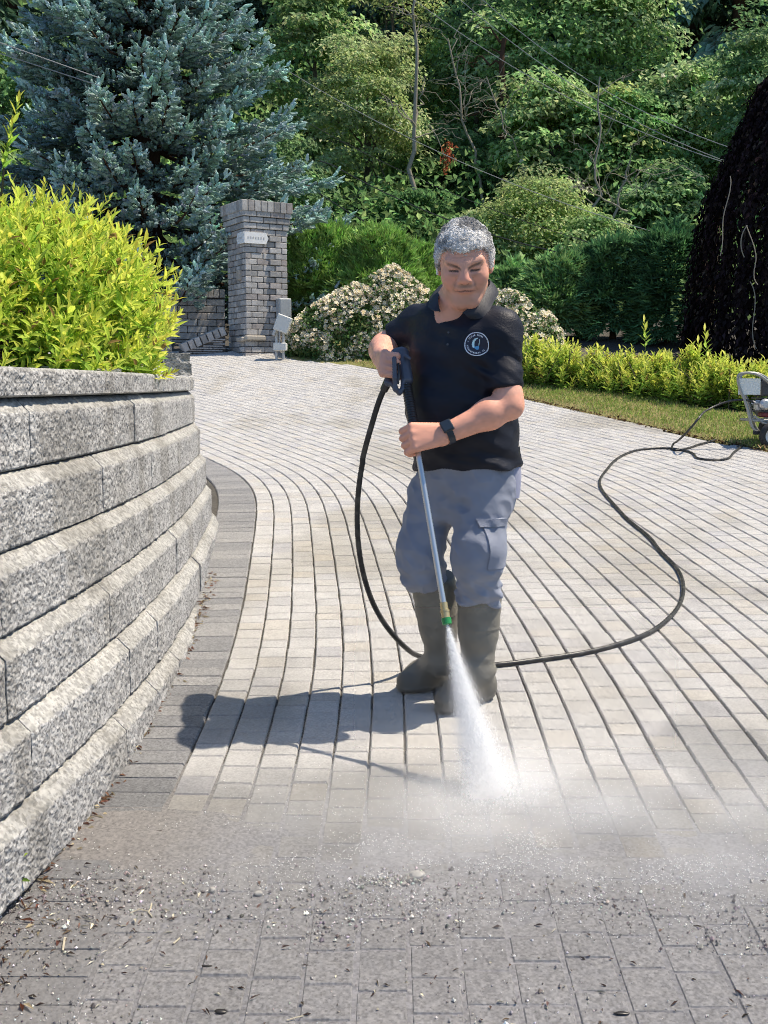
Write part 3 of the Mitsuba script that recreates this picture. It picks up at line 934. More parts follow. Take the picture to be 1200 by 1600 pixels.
def strip(prof, th):
    n, m = prof.shape[:2]
    du, dv = np.gradient(prof, axis=0), np.gradient(prof, axis=1)
    nn = np.cross(du, dv); nn /= np.linalg.norm(nn, axis=2, keepdims=True) + 1e-12
    v2 = np.concatenate([(prof + nn * th).reshape(-1, 3), (prof - nn * th).reshape(-1, 3)])
    i, j = np.meshgrid(np.arange(n - 1), np.arange(m - 1), indexing='ij'); a = i * m + j
    q = np.stack([a, a + 1, a + m + 1, a + m], -1).reshape(-1, 4); o = n * m
    rim = np.r_[np.arange(m), np.arange(1, n) * m + m - 1, (n - 1) * m + np.arange(m - 2, -1, -1), np.arange(n - 2, -1, -1) * m]
    r2 = np.roll(rim, -1)
    return v2, tri(np.vstack([q, q[:, ::-1] + o, np.stack([rim, rim + o, r2 + o, r2], 1)]))
obj('collar', strip(prof, 0.0016), 'm_collar', shirt, 60)
_bt = [P(688, y, 3.74) for y in (513, 533)]
btn = []
for q in _bt:
    c = project(shirt_sdf, q[None], unit(np.array([0.25, 1, -0.05])))[0]
    btn.append(xf(lathe([(0, 0.0022), (0.004, 0.002), (0.0048, 0.0), (0, -0.001)], 12), frame_to([-0.35, -0.93, 0.1]), c))
prin('m_button', (0.05, 0.05, 0.06), 0.35)
for b in btn: obj('button', b, 'm_button', shirt, 40)

# round emblem on the chest: white ring, ring of tiny lettering strokes, pale blue figure
EC, EN = P(722, 529, 3.70), unit(np.array([-0.42, -0.88, 0.10]))
ER = frame_to(EN, x=(0.9, -0.45, 0.0))
def on_chest(xy, lift):
    pts = EC + xy[:, :1] * ER[:, 0] + xy[:, 1:2] * ER[:, 1] + EN * 0.05
    return project(shirt_sdf, pts, -EN) + EN * lift
def flat(poly2, lift, th=0.0006):
    xy, f = poly2
    a, b = on_chest(xy, lift + th), on_chest(xy, lift)
    e = {}
    for t in f:
        for k in range(3): e[(t[k], t[(k + 1) % 3])] = 1
    rim = np.array([k for k in e if (k[1], k[0]) not in e]); n = len(xy)
    return np.vstack([a, b]), np.vstack([f, f[:, ::-1] + n, tri(np.stack([rim[:, 1], rim[:, 0], rim[:, 0] + n, rim[:, 1] + n], 1))])
def annulus(r0, r1, n=40, a0=0, a1=2 * math.pi):
    t = np.linspace(a0, a1, n + 1)
    xy = np.vstack([np.c_[np.cos(t), np.sin(t)] * r for r in (r0, r1)]); i = np.arange(n); m = n + 1
    return xy, tri(np.stack([i, i + m, i + m + 1, i + 1], 1))
def poly(pts):
    from shapely import Polygon
    m = trimesh.creation.triangulate_polygon(Polygon(pts), engine='earcut')
    return np.array(m[0]), np.array(m[1])
prin('m_emblem_white', (0.72, 0.74, 0.80), 0.6); prin('m_emblem_navy', (0.014, 0.018, 0.040), 0.6); prin('m_emblem_blue', (0.10, 0.32, 0.55), 0.6); prin('m_emblem_pale', (0.55, 0.75, 0.80), 0.6)
t = np.linspace(0, 2 * math.pi, 41)[:-1]
disc = (np.vstack([[[0, 0]], np.c_[np.cos(t), np.sin(t)] * 0.020, np.c_[np.cos(t), np.sin(t)] * 0.0405]),
        np.vstack([[[0, 1 + k, 1 + (k + 1) % 40] for k in range(40)]] + [[[1 + k, 41 + k, 41 + (k + 1) % 40], [1 + k, 41 + (k + 1) % 40, 1 + (k + 1) % 40]] for k in range(40)]))
emb = obj('emblem', flat((disc[0], np.array(disc[1])), 0.0012), 'm_emblem_navy', shirt)
tag(emb, 'round white-ringed emblem with a pale blue figure')
obj('emblem_ring', flat(annulus(0.0372, 0.0402), 0.0022), 'm_emblem_white', shirt)
strokes = []
er = np.random.default_rng(5)
for a0, a1, nn in ((2.85, 0.75, 15), (3.35, 5.6, 15)):
    for a in np.linspace(a0, a1, nn):
        if er.random() < 0.1: continue
        w = 0.055
        strokes.append(flat(annulus(0.0275, 0.0335 - er.uniform(0, 0.002), 1, a - w * er.uniform(0.5, 1), a + w * er.uniform(0.4, 0.8)), 0.0022))
obj('emblem_lettering', cat_mesh(strokes), 'm_emblem_white', shirt)
cres = [(0.004, 0.021), (-0.006, 0.0185), (-0.0135, 0.010), (-0.0155, -0.002), (-0.0125, -0.011), (-0.008, -0.0135), (-0.0055, -0.010), (-0.0075, 0.0), (-0.006, 0.010), (-0.001, 0.016), (0.004, 0.0185)]
obj('emblem_figure', flat(poly(cres), 0.0022), 'm_emblem_pale', shirt)
obj('emblem_figure', flat(poly([(-0.0075, -0.0125), (-0.002, -0.0065), (0.006, -0.006), (0.0075, -0.012), (0.006, -0.0195), (0.001, -0.019)]), 0.0022), 'm_emblem_blue', shirt)
obj('emblem_figure', flat(poly([(0.0085, 0.017), (0.0105, 0.017), (0.0095, 0.006), (0.0065, -0.005), (0.0048, -0.005), (0.0075, 0.006)]), 0.0022), 'm_emblem_pale', shirt)

# ---- trousers
SEAT = P(726, 745, 4.05)


def legs(p):
    d = smax(torso(p, -0.008), (p[:, 2] - P(726, 705, 4.05)[2]).astype(F4), 0.01)
    L = smin(rc(p, HIP_L, KN_L, 0.106, 0.086), rc(p, KN_L, CU_L, 0.084, 0.084), 0.04)
    L = smin(L, rc(p, KN_L + [0.004, 0.0, -0.02], KN_L + [0.004, 0, -0.07], 0.088, 0.082), 0.04)
    R_ = smin(rc(p, HIP_R, KN_R, 0.098, 0.082), rc(p, KN_R, CU_R, 0.082, 0.077), 0.04)
    R_ = smin(R_, rc(p, KN_R + [-0.004, 0.0, -0.05], KN_R + [0.002, 0.01, -0.09], 0.084, 0.078), 0.03)
    return d, L, R_


def trouser_sdf(p):
    nz = meshkit.noise
    d, L, R_ = legs(p)
    L = smax(L, (CU_L[2] - 0.012 - p[:, 2] + 0.18 * (p[:, 0] - CU_L[0]) * -1).astype(F4), 0.008)
    R_ = smax(R_, (CU_R[2] - 0.004 - p[:, 2]).astype(F4), 0.008)
    d = smin(smin(d, L, 0.05), R_, 0.036)
    zl = np.clip((0.56 - p[:, 2]) / 0.14, 0, 1)
    d = d + (0.020 * zl * (0.35 - np.abs(nz(p * np.array([11, 11, 24], F4) + np.stack([p[:, 2] * 14, p[:, 2] * -9, p[:, 0] * 9], 1), 27) - 0.5) * 2)).astype(F4)                       # bunched above the boots
    d = d + ((nz(p * np.array([14, 14, 34], F4) + 3, 21) - 0.5) * (0.005 + 0.034 * zl)).astype(F4)
    d = d + (np.abs(nz(p * np.array([22, 22, 16], F4) + np.stack([p[:, 2] * 10, p[:, 0] * 0, p[:, 0] * 0], 1), 22) - 0.5) * 0.022).astype(F4)
    cr = np.exp(-(((p - P(697, 785, 3.93)) / np.array([0.10, 0.2, 0.08])) ** 2).sum(1))
    d = d + (cr * 0.028 * (nz(p * np.array([18, 10, 18], F4) + np.stack([p[:, 2] * -26, p[:, 0] * 0, p[:, 0] * 22], 1), 23) - 0.5)).astype(F4)
    return d.astype(F4)


tv, tf = net(trouser_sdf, (-0.05, 3.68, 0.28), (0.56, 4.36, 0.98), 0.0046)
tv, tf = relax(tv, tf, 1)
bumped('m_trousers', {'type': 'principled', 'base_color': mikit.proc(lambda p, n, uv: mikit.mix((0.190, 0.210, 0.268), (0.255, 0.278, 0.345), mikit.fbm(p.x * 14, p.y * 14, p.z * 14, 4))),
                      'roughness': 0.7, 'sheen': 0.2, 'specular': 0.3}, knit, 0.0009, 0.0008)
trousers = obj('trousers', (tv, tf), 'm_trousers', person, True)
def pocket(c, up_, nrm, w, h, th, name, mat='m_trousers'):
    Rm = np.stack([np.cross(up_, nrm), up_, nrm], 1)
    g = 9
    xx, yy = np.meshgrid(np.linspace(-w, w, g), np.linspace(-h, h, g), indexing='ij')
    pts = c + xx[..., None] * Rm[:, 0] + yy[..., None] * Rm[:, 1] + nrm * 0.06
    q = project(trouser_sdf, pts.reshape(-1, 3), -nrm).reshape(g, g, 3) + nrm * th
    return obj(name, strip(q, th), mat, trousers, 60)
_n = unit(np.array([0.80, -0.60, 0.0])); _u = np.array([0, 0, 1.0])
pocket(P(768, 848, 3.90), _u, unit(np.array([0.55, -0.83, 0])), 0.052, 0.085, 0.0032, 'pocket')
pocket(P(766, 816, 3.89), _u, unit(np.array([0.55, -0.83, 0])), 0.055, 0.014, 0.0062, 'pocket_flap')
prin('m_pocket', (0.33, 0.34, 0.44), 0.7)
hp = spline([P(803, 706, 3.99), P(807, 742, 3.985), P(804, 778, 3.98)], 8)
wd = np.array([0.72, 0.60, 0.0]) * 0.022
hp3 = np.stack([hp - wd + [0.004, 0, 0], hp + [0.010, -0.006, 0], hp + wd], 1)
obj('hip_pocket', strip(hp3, 0.003), 'm_pocket', trousers, 60)
prin('m_dark', (0.02, 0.02, 0.022), 0.5)
obj('belt_clip', box(P(807, 706, 3.97), (0.012, 0.008, 0.022), rotz(0.5), 0.004), 'm_dark', person)

# ---- rubber boots
def boot_color(p, n, uv):
    a = mikit.fbm(p.x * 28, p.y * 28, p.z * 28, 4)
    c = mikit.mix((0.115, 0.110, 0.096), (0.205, 0.195, 0.168), a)
    c = mikit.mix(c, (0.20, 0.185, 0.15), mikit.smoothstep(0.55, 0.72, mikit.fbm(p.x * 40 + 3, p.y * 40, p.z * 40, 3)) * 0.35)
    wet = mikit.smoothstep(0.16, 0.06, p.z + 0.06 * (a - 0.5))
    return c * (1 - 0.35 * wet)


bumped('m_boot', {'type': 'principled', 'base_color': mikit.proc(boot_color), 'roughness': mikit.proc(lambda p, n, uv: mi.Float(0.40) + 0.2 * mikit.noise(p.x * 30, p.y * 30, p.z * 30)), 'specular': 0.45},
       lambda p, n, uv: mikit.fbm(p.x * 120, p.y * 120, p.z * 120, 2), 0.0008, 0.001)


def boot(TOP, AN, HEEL, TOE, r_top, r_an, name):
    HE, TO = HEEL + [0, 0, 0.045], TOE + [0, 0, 0.040]
    fd = unit((TO - HE) * [1, 1, 0]); ball = HE + (TO - HE) * 0.68
    up_ = unit(TOP - AN)

    def sdf(p):
        d = rc(p, TOP + up_ * 0.03, AN, r_top, r_an)
        calf = rc(p, TOP - up_ * 0.05 + [0.004, 0.014, 0], AN + up_ * 0.14, r_top * 1.0, r_an * 1.05)
        d = smin(d, calf, 0.05)
        d = smax(d, ((p - TOP) @ up_).astype(F4), 0.006)
        ft = smin(rc(p, HE + [0, 0, 0.004], ball, 0.047, 0.050), rc(p, ball, TO, 0.050, 0.041), 0.04)
        ft = smin(ft, rc(p, AN + [0, 0, -0.01], HE + [0, 0, 0.02], r_an, 0.048), 0.05)
        ft = smin(ft, rc(p, AN + fd * 0.02 + [0, 0, -0.01], ball + [0, 0, 0.012], 0.050, 0.040), 0.05)
        d = smin(d, ft, 0.035)
        n = meshkit.noise(p * np.array([16, 16, 40], F4), 31) - 0.5
        ank = np.exp(-(((p - AN) / np.array([0.1, 0.1, 0.06])) ** 2).sum(1))
        d = d + (n * (0.003 + 0.014 * ank)).astype(F4)
        band = np.abs((p - TOP) @ up_ + 0.145)
        d = d - F4(0.0022) * (band < 0.004)
        g = (gz(p[:, 0], p[:, 1]) + 0.006 - p[:, 2]).astype(F4)
        # sole: a welt that stands out
        sole = smax((ft - F4(0.006)), np.abs(p[:, 2] - gz(p[:, 0], p[:, 1]).astype(F4) - 0.016) - 0.011, 0.004)
        return smax(np.minimum(d, sole), g, 0.004).astype(F4)

    lo = np.minimum.reduce([TOP, AN, HEEL, TOE]) - [0.13, 0.13, 0.03]; hi = np.maximum.reduce([TOP, AN, HEEL, TOE]) + [0.13, 0.13, 0.06]
    bv, bf = net(sdf, lo, hi, 0.0042)
    bv, bf = relax(bv, bf, 2)
    return obj(name, (bv, bf), 'm_boot', person, True)


boot(BTOP_R, BAN_R, HEEL_R, TOE_R, 0.074, 0.058, 'boot')
boot(BTOP_L, BAN_L, HEEL_L, TOE_L, 0.071, 0.058, 'boot')

# ---- watch on the left wrist
WAX = unit(W_L - E_L); WC = W_L - WAX * 0.014
prin('m_watch', (0.018, 0.024, 0.036), 0.45); prin('m_watch_glass', (0.02, 0.03, 0.045), 0.08)
wf = frame_to(WAX, x=(0, -0.8, 0.6))
ringp = np.array([[0.0385 * math.cos(a), 0.0385 * math.sin(a)] for a in np.linspace(0, 2 * math.pi, 33)])
band = [(WC + wf[:, 0] * x + wf[:, 1] * y) for x, y in ringp]
bandm = np.stack([np.array(band) - WAX * 0.011, np.array(band) * 1.0 + wf[:, 2] * 0, np.array(band) + WAX * 0.011], 1)
watch = obj('watch', strip(bandm, 0.0016), 'm_watch', person, 60)
face_n = unit(np.array([-0.12, -0.80, 0.58])); face_n = unit(face_n - WAX * (face_n @ WAX))
fc = WC + face_n * 0.0425
fr = np.stack([WAX, np.cross(face_n, WAX), face_n], 1)
obj('case', box(fc, (0.019, 0.022, 0.0055), fr, 0.004), 'm_watch', watch, 30)
obj('screen', box(fc + face_n * 0.0057, (0.016, 0.019, 0.0008), fr, 0.0004), 'm_watch_glass', watch)
# ---------------------------------------------------------------- spray lance, hose
prin('m_gun', (0.065, 0.075, 0.105), 0.35); prin('m_black_rubber', (0.03, 0.03, 0.032), 0.18); prin('m_steel', (0.62, 0.63, 0.62), 0.28, metallic=0.9)
prin('m_brass', (0.52, 0.42, 0.22), 0.35, metallic=0.7); prin('m_green_plastic', (0.02, 0.22, 0.06), 0.35); prin('m_chrome', (0.75, 0.75, 0.76), 0.15, metallic=1.0)
lance = thing('spray_lance', 'spray lance with black trigger gun and long steel tube in the hands of the man', 'spray lance')
LF = frame_to(LDIR, x=(1, -0.3, 0))
ga, gb = on_lance(547), on_lance(594)


def gun_sdf(p):
    d = rc(p, ga, gb, 0.021, 0.019)
    d = smin(d, rc(p, ga + LF[:, 0] * 0.008, gb + LF[:, 0] * 0.010, 0.015, 0.014), 0.015)
    d = smin(d, rc(p, GRIP_A + [0.010, 0, 0], GRIP_B, 0.0165, 0.0150), 0.02)
    guard = [P(616, 560, 3.87), P(617, 590, 3.86), P(618, 608, 3.86), P(624, 614, 3.865), P(629, 608, 3.87), P(630, 596, 3.88)]
    guard2 = [GRIP_B, P(613, 600, 3.89), P(618, 608, 3.86)]
    for g in (guard, guard2):
        for a, b in zip(g[:-1], g[1:]): d = smin(d, rc(p, a, b, 0.0082, 0.0082), 0.006)
    d = smin(d, rc(p, P(634, 556, 3.89), P(640, 560, 3.88), 0.007, 0.006), 0.006)
    return d.astype(F4)


gv, gf = net(gun_sdf, (-0.03, 3.77, 1.03), (0.18, 4.03, 1.36), 0.0032)
obj('trigger_gun', relax(gv, gf, 2), 'm_gun', lance, True)
obj('trigger', tube(spline([P(622, 568, 3.885), P(623, 585, 3.87), P(621, 600, 3.865)], 8), 0.0055, 8), 'm_black_rubber', lance, 40)
obj('collar', tube([gb, on_lance(604)], 0.0125, 16), 'm_chrome', lance, 40)
s0, s1 = on_lance(602), on_lance(668)
n = 17
pts = np.array([s0 + (s1 - s0) * t for t in np.linspace(0, 1, n * 4 + 1)])
rad = 0.0155 + 0.0034 * (np.arange(n * 4 + 1) % 4 < 2)
obj('ribbed_sleeve', tube(pts, rad, 16), 'm_black_rubber', lance, 25)
obj('tube', tube([on_lance(664), on_lance(945)], 0.0098, 16), 'm_steel', lance, 40)
c0, c1, c2 = on_lance(942), on_lance(954), NOZ
obj('coupling', cat_mesh([tube([c0, c1], 0.0125, 16), tube([c1, c1 + LDIR * 0.006], 0.0155, 16), tube([c1 + LDIR * 0.006, c1 + LDIR * 0.026], 0.0140, 16)]), 'm_brass', lance, 40)
obj('nozzle', cat_mesh([tube([c1 + LDIR * 0.026, c1 + LDIR * 0.046], [0.0165, 0.0155], 16)]), 'm_green_plastic', lance, 40)
NOZ_TIP = c1 + LDIR * 0.046

# hose: from the gun down to the ground behind the boots, out to the right, and in a loop to the machine
hr_ = 0.0102
air = [GRIP_B + [0, 0, 0.0], P(597, 615, 3.93), P(582, 660, 3.97), P(566, 720, 4.03), P(558, 780, 4.08), P(558, 840, 4.13), P(565, 890, 4.18), P(578, 935, 4.23), P(600, 978, 4.27), P(630, 1010, 4.30)]
gnd = [(668, 1033), (720, 1044), (775, 1044), (840, 1035), (900, 1027), (960, 1013), (1005, 998), (1040, 975), (1060, 952), (1068, 925), (1063, 900), (1050, 882), (1033, 866), (1020, 848), (1008, 836), (985, 818), (965, 797),
       (948, 778), (938, 763), (938, 750), (948, 736), (960, 722), (980, 710), (1010, 703), (1045, 702), (1070, 706), (1085, 711), (1097, 720), (1120, 721), (1143, 713), (1158, 700), (1164, 690), (1158, 685), (1140, 685), (1115, 690), (1090, 697), (1068, 704), (1052, 706)]
gp = [G(*q) + [0, 0, hr_ + 0.002] for q in gnd]
WASH = G(1201, 701)
up_ = [G(1049, 703) + [0, 0, 0.014], G(1052, 698) + [0, 0, 0.03], P(1066, 683, gp[-1][1] - 0.05), P(1090, 656, gp[-1][1] - 0.2), P(1110, 638, WASH[1] - 0.05), P(1135, 627, WASH[1] - 0.02), P(1160, 624, WASH[1]), P(1178, 629, WASH[1] + 0.02)]
path = spline(np.vstack([air, gp, up_]), 900)
path[20:-8] = gaussian_filter1d(path, 5, axis=0, mode='nearest')[20:-8]
path[:, 2] = np.maximum(path[:, 2], gz(path[:, 0], path[:, 1]) + hr_ + 0.001)
bumped('m_hose', {'type': 'principled', 'base_color': mikit.proc(lambda p, n, uv: mikit.mix((0.020, 0.020, 0.021), (0.06, 0.058, 0.054), mikit.smoothstep(0.45, 0.7, mikit.fbm(p.x * 30, p.y * 30, p.z * 30, 3)))), 'roughness': 0.42},
       lambda p, n, uv: mikit.noise(p.x * 150, p.y * 150, p.z * 150), 0.0006, 0.001)
hose = tag(numbered('hose'), 'long black high-pressure hose looping over the pavers from the lance to the washer', 'hose')
scene[hose] = mikit.ply(tube(path, hr_, 12), 'm_hose', 60)
obj('strain_relief', tube([GRIP_B + LG * -0.005, GRIP_B * 0.3 + P(597, 615, 3.93) * 0.7], [0.0155, 0.0138], 14), 'm_black_rubber', hose, 40)

# ---------------------------------------------------------------- pressure washer on two wheels, at the edge of the lawn
wash = thing('pressure_washer', 'pressure washer with a grey tube frame, black engine and pneumatic wheel at the lawn edge', 'pressure washer')
prin('m_frame', (0.30, 0.30, 0.28), 0.4, metallic=0.3); prin('m_engine', (0.05, 0.05, 0.055), 0.5); prin('m_alu', (0.55, 0.55, 0.55), 0.4, metallic=0.6); prin('m_tyre', (0.022, 0.022, 0.024), 0.7)
prin('m_panel', (0.70, 0.71, 0.66), 0.5); prin('m_red', (0.16, 0.02, 0.02), 0.5)
wx, wy = WASH[0], WASH[1]; wz = float(gz(wx, wy))
sc_ = 1.0
def WP(px, py, dy=0.0): return P(px, py, wy + dy)
lowL, topL, topR = WP(1176, 672, 0.0), WP(1152, 588, 0.0), WP(1190, 588, 0.0)
fr_pts = lambda dx, dy: spline([WP(1182, 674, dy) + [dx, 0, 0], WP(1176, 668, dy) + [dx, 0, 0], WP(1170, 648, dy) + [dx, 0, 0], WP(1162, 622, dy) + [dx, 0, 0], WP(1153, 594, dy) + [dx, 0, 0], WP(1154, 586, dy) + [dx, 0, 0], WP(1162, 583, dy) + [dx, 0, 0], WP(1180, 584, dy) + [dx, 0, 0], WP(1192, 590, dy) + [dx, 0, 0], WP(1206, 604, dy) + [dx, 0, 0]], 50)
obj('frame_tube', tube(fr_pts(0, 0.0), 0.013, 10), 'm_frame', wash, 40)
obj('frame_tube', tube(fr_pts(0.03, 0.42), 0.013, 10), 'm_frame', wash, 40)
obj('cross_bar', tube([WP(1176, 668, 0.0), WP(1176, 668, 0.42) + [0.03, 0, 0]], 0.011, 10), 'm_frame', wash, 40)
obj('engine_mount', cat_mesh([box(WP(1204, 656, 0.21), (0.24, 0.20, 0.012), None, 0.004), tube([WP(1178, 650, 0.02), WP(1192, 661, 0.02), WP(1215, 664, 0.02)], 0.012, 8)]), 'm_frame', wash, 40)
obj('sign_panel', box(WP(1171, 604, 0.012), (0.105, 0.004, 0.078), None, 0.002), 'm_panel', wash)
eng = obj('engine', cat_mesh([box(WP(1208, 606, 0.2), (0.155, 0.15, 0.085), None, 0.02), box(WP(1212, 636, 0.2), (0.16, 0.13, 0.09), None, 0.015)] + [box(WP(1208, 622 + 4 * k, 0.2), (0.17, 0.14, 0.006), None, 0.002) for k in range(6)]), 'm_engine', wash, 30)
obj('recoil_cover', xf(lathe([(0, 0.03), (0.035, 0.028), (0.052, 0.012), (0.055, -0.01), (0, -0.01)], 24), rotx(math.pi / 2), WP(1196, 632, 0.03)), 'm_alu', wash, 40)
obj('pump', cat_mesh([box(WP(1187, 633, 0.12), (0.045, 0.05, 0.05), None, 0.01), tube([WP(1176, 629, 0.04), WP(1186, 630, 0.08)], 0.018, 10)]), 'm_alu', wash, 40)
obj('fuel_cap', tube([WP(1192, 594, 0.1), WP(1192, 590, 0.1)], 0.03, 14), 'm_engine', wash, 40)
obj('shroud', box(WP(1198, 648, 0.10), (0.07, 0.06, 0.022), None, 0.01), 'm_red', wash)
R_W = 0.135
for k, dy in enumerate((-0.06, 0.48)):
    c = np.array([wx + 0.02 + 0.35 * max(dy, 0), wy + dy, float(gz(wx, wy + dy)) + R_W - 0.005])
    t = np.linspace(0, 2 * math.pi, 13)[:-1]
    prof = [(R_W - 0.036 + 0.036 * math.cos(a), 0.042 * math.sin(a)) for a in np.linspace(-1.9, 1.9, 14)]
    Rw = rotx(math.pi / 2)
    wh = obj('wheel', cat_mesh([xf(lathe([(0, 0.02), (0.025, 0.022), (0.05, 0.010), (0.078, 0.016), (0.088, 0.036), (0.092, 0.0), (0.088, -0.036), (0.05, -0.010), (0, -0.02)], 30), Rw, c)]), 'm_alu', wash, 40)
    obj('tyre', xf(lathe(prof + [prof[0]], 36), Rw, c), 'm_tyre', wh, 50)
obj('axle', tube([[wx + 0.02, wy - 0.06, wz + R_W], [wx + 0.02, wy + 0.48, wz + R_W + 0.03]], 0.01, 8), 'm_frame', wash, 40)
obj('foot', box(WP(1182, 676, 0.0), (0.03, 0.02, 0.02), None, 0.004), 'm_tyre', wash)
# ---------------------------------------------------------------- leaves and trees
vr = np.random.default_rng(99)


def leafmat(name, rough=0.5, trans=0.7, spec=0.4):
    scene[name] = {'type': 'principledthin', 'base_color': VC, 'roughness': rough, 'diff_trans': trans, 'eta': 1.4}
    return name


leafmat('m_leaf', 0.30, 1.1); leafmat('m_needle', 0.5, 0.35); leafmat('m_bright_leaf', 0.38, 0.95)
prin('m_petal', VC, 0.6)


def rand_dirs(n, r):
    d = r.normal(size=(n, 3)); return d / np.linalg.norm(d, axis=1, keepdims=True)


def leaf_cards(pos, axis, nrm, length, width, fold=0.18, col=None, curl=0.0):
    """Folded diamond leaves, 2 triangles each: base, right, tip, left."""
    n = len(pos)
    axis = axis / (np.linalg.norm(axis, axis=1, keepdims=True) + 1e-9)
    nrm = nrm - axis * (nrm * axis).sum(1, keepdims=True); nrm /= np.linalg.norm(nrm, axis=1, keepdims=True) + 1e-9
    side = np.cross(axis, nrm)
    L = np.broadcast_to(np.asarray(length, float), (n,))[:, None]; W_ = np.broadcast_to(np.asarray(width, float), (n,))[:, None]
    m = pos + axis * L * 0.42
    V = np.stack([pos, m + side * W_ * 0.5 + nrm * W_ * fold, pos + axis * L - nrm * L * curl, m - side * W_ * 0.5 + nrm * W_ * fold], 1)
    f = np.array([[0, 1, 2], [0, 2, 3]])
    F = (f[None] + 4 * np.arange(n)[:, None, None]).reshape(-1, 3)
    C = None if col is None else np.repeat(col, 4, axis=0)
    return V.reshape(-1, 3), F, C


def lance_leaves(pos, axis, nrm, length, width, col, curl=0.25):
    """Lance-shaped leaves with a keel and a curve, 8 triangles each."""
    n = len(pos)
    axis = axis / (np.linalg.norm(axis, axis=1, keepdims=True) + 1e-9)
    nrm = nrm - axis * (nrm * axis).sum(1, keepdims=True); nrm /= np.linalg.norm(nrm, axis=1, keepdims=True) + 1e-9
    side = np.cross(axis, nrm)
    L = np.broadcast_to(np.asarray(length, float), (n,))[:, None]; W_ = np.broadcast_to(np.asarray(width, float), (n,))[:, None]
    rows = []
    for t, w in ((0.0, 0.10), (0.30, 0.46), (0.62, 0.42), (1.0, 0.0)):
        c = pos + axis * L * t - nrm * L * curl * t * t
        if w == 0: rows += [c]
        else: rows += [c + side * W_ * w + nrm * W_ * w * 0.35, c, c - side * W_ * w + nrm * W_ * w * 0.35]
    V = np.stack(rows, 1)
    f = []
    for k in (0, 3):
        f += [[k, k + 1, k + 4], [k, k + 4, k + 3], [k + 1, k + 2, k + 5], [k + 1, k + 5, k + 4]]
    f += [[6, 7, 9], [7, 8, 9]]
    f = np.array(f)
    F = (f[None] + 10 * np.arange(n)[:, None, None]).reshape(-1, 3)
    return V.reshape(-1, 3), F, np.repeat(col, 10, axis=0)


def join(ms):
    vs, fs, cs, n = [], [], [], 0
    for v, f, c in ms:
        vs.append(v); fs.append(f + n); cs.append(c); n += len(v)
    return (np.vstack(vs), np.vstack(fs)), np.vstack(cs)


def tint(n, base, var, r, alt=None, p_alt=0.2):
    c = np.asarray(base) * np.exp(r.normal(0, var, (n, 1))) * np.exp(r.normal(0, 0.06, (n, 3)))
    if alt is not None:
        k = r.random(n) < p_alt; c[k] = np.asarray(alt) * np.exp(r.normal(0, var, (k.sum(), 1)))
    return np.clip(c, 0.002, 0.9)


def bark_color(p, n, uv):
    a = mikit.fbm(p.x * 9, p.y * 9, p.z * 2.2, 4)
    return mikit.mix((0.045, 0.036, 0.028), (0.16, 0.14, 0.115), a)


diff('m_bark', mikit.proc(bark_color)); diff('m_pale_bark', (0.30, 0.27, 0.22)); diff('m_red_bark', (0.075, 0.045, 0.032))


def limb(a, b, r0, r1, sag=0.0, n=7, r=None, wob=0.05, sides=6):
    t = np.linspace(0, 1, n)[:, None]
    a, b = np.asarray(a, float), np.asarray(b, float)
    p = a + (b - a) * t
    L = np.linalg.norm(b - a)
    p[:, 2] += sag * L * (4 * t * (1 - t))[:, 0]
    if r is not None: p[1:-1] += r.normal(0, wob * L / n, (n - 2, 3))
    return tube(p, np.linspace(r0, r1, n), sides, False)


def front_only(pos, centre, depth, keep=0.35):
    """Crowns far inside the wood are built on the sides that can be seen."""
    return pos[:, 1] < centre[1] + depth * keep


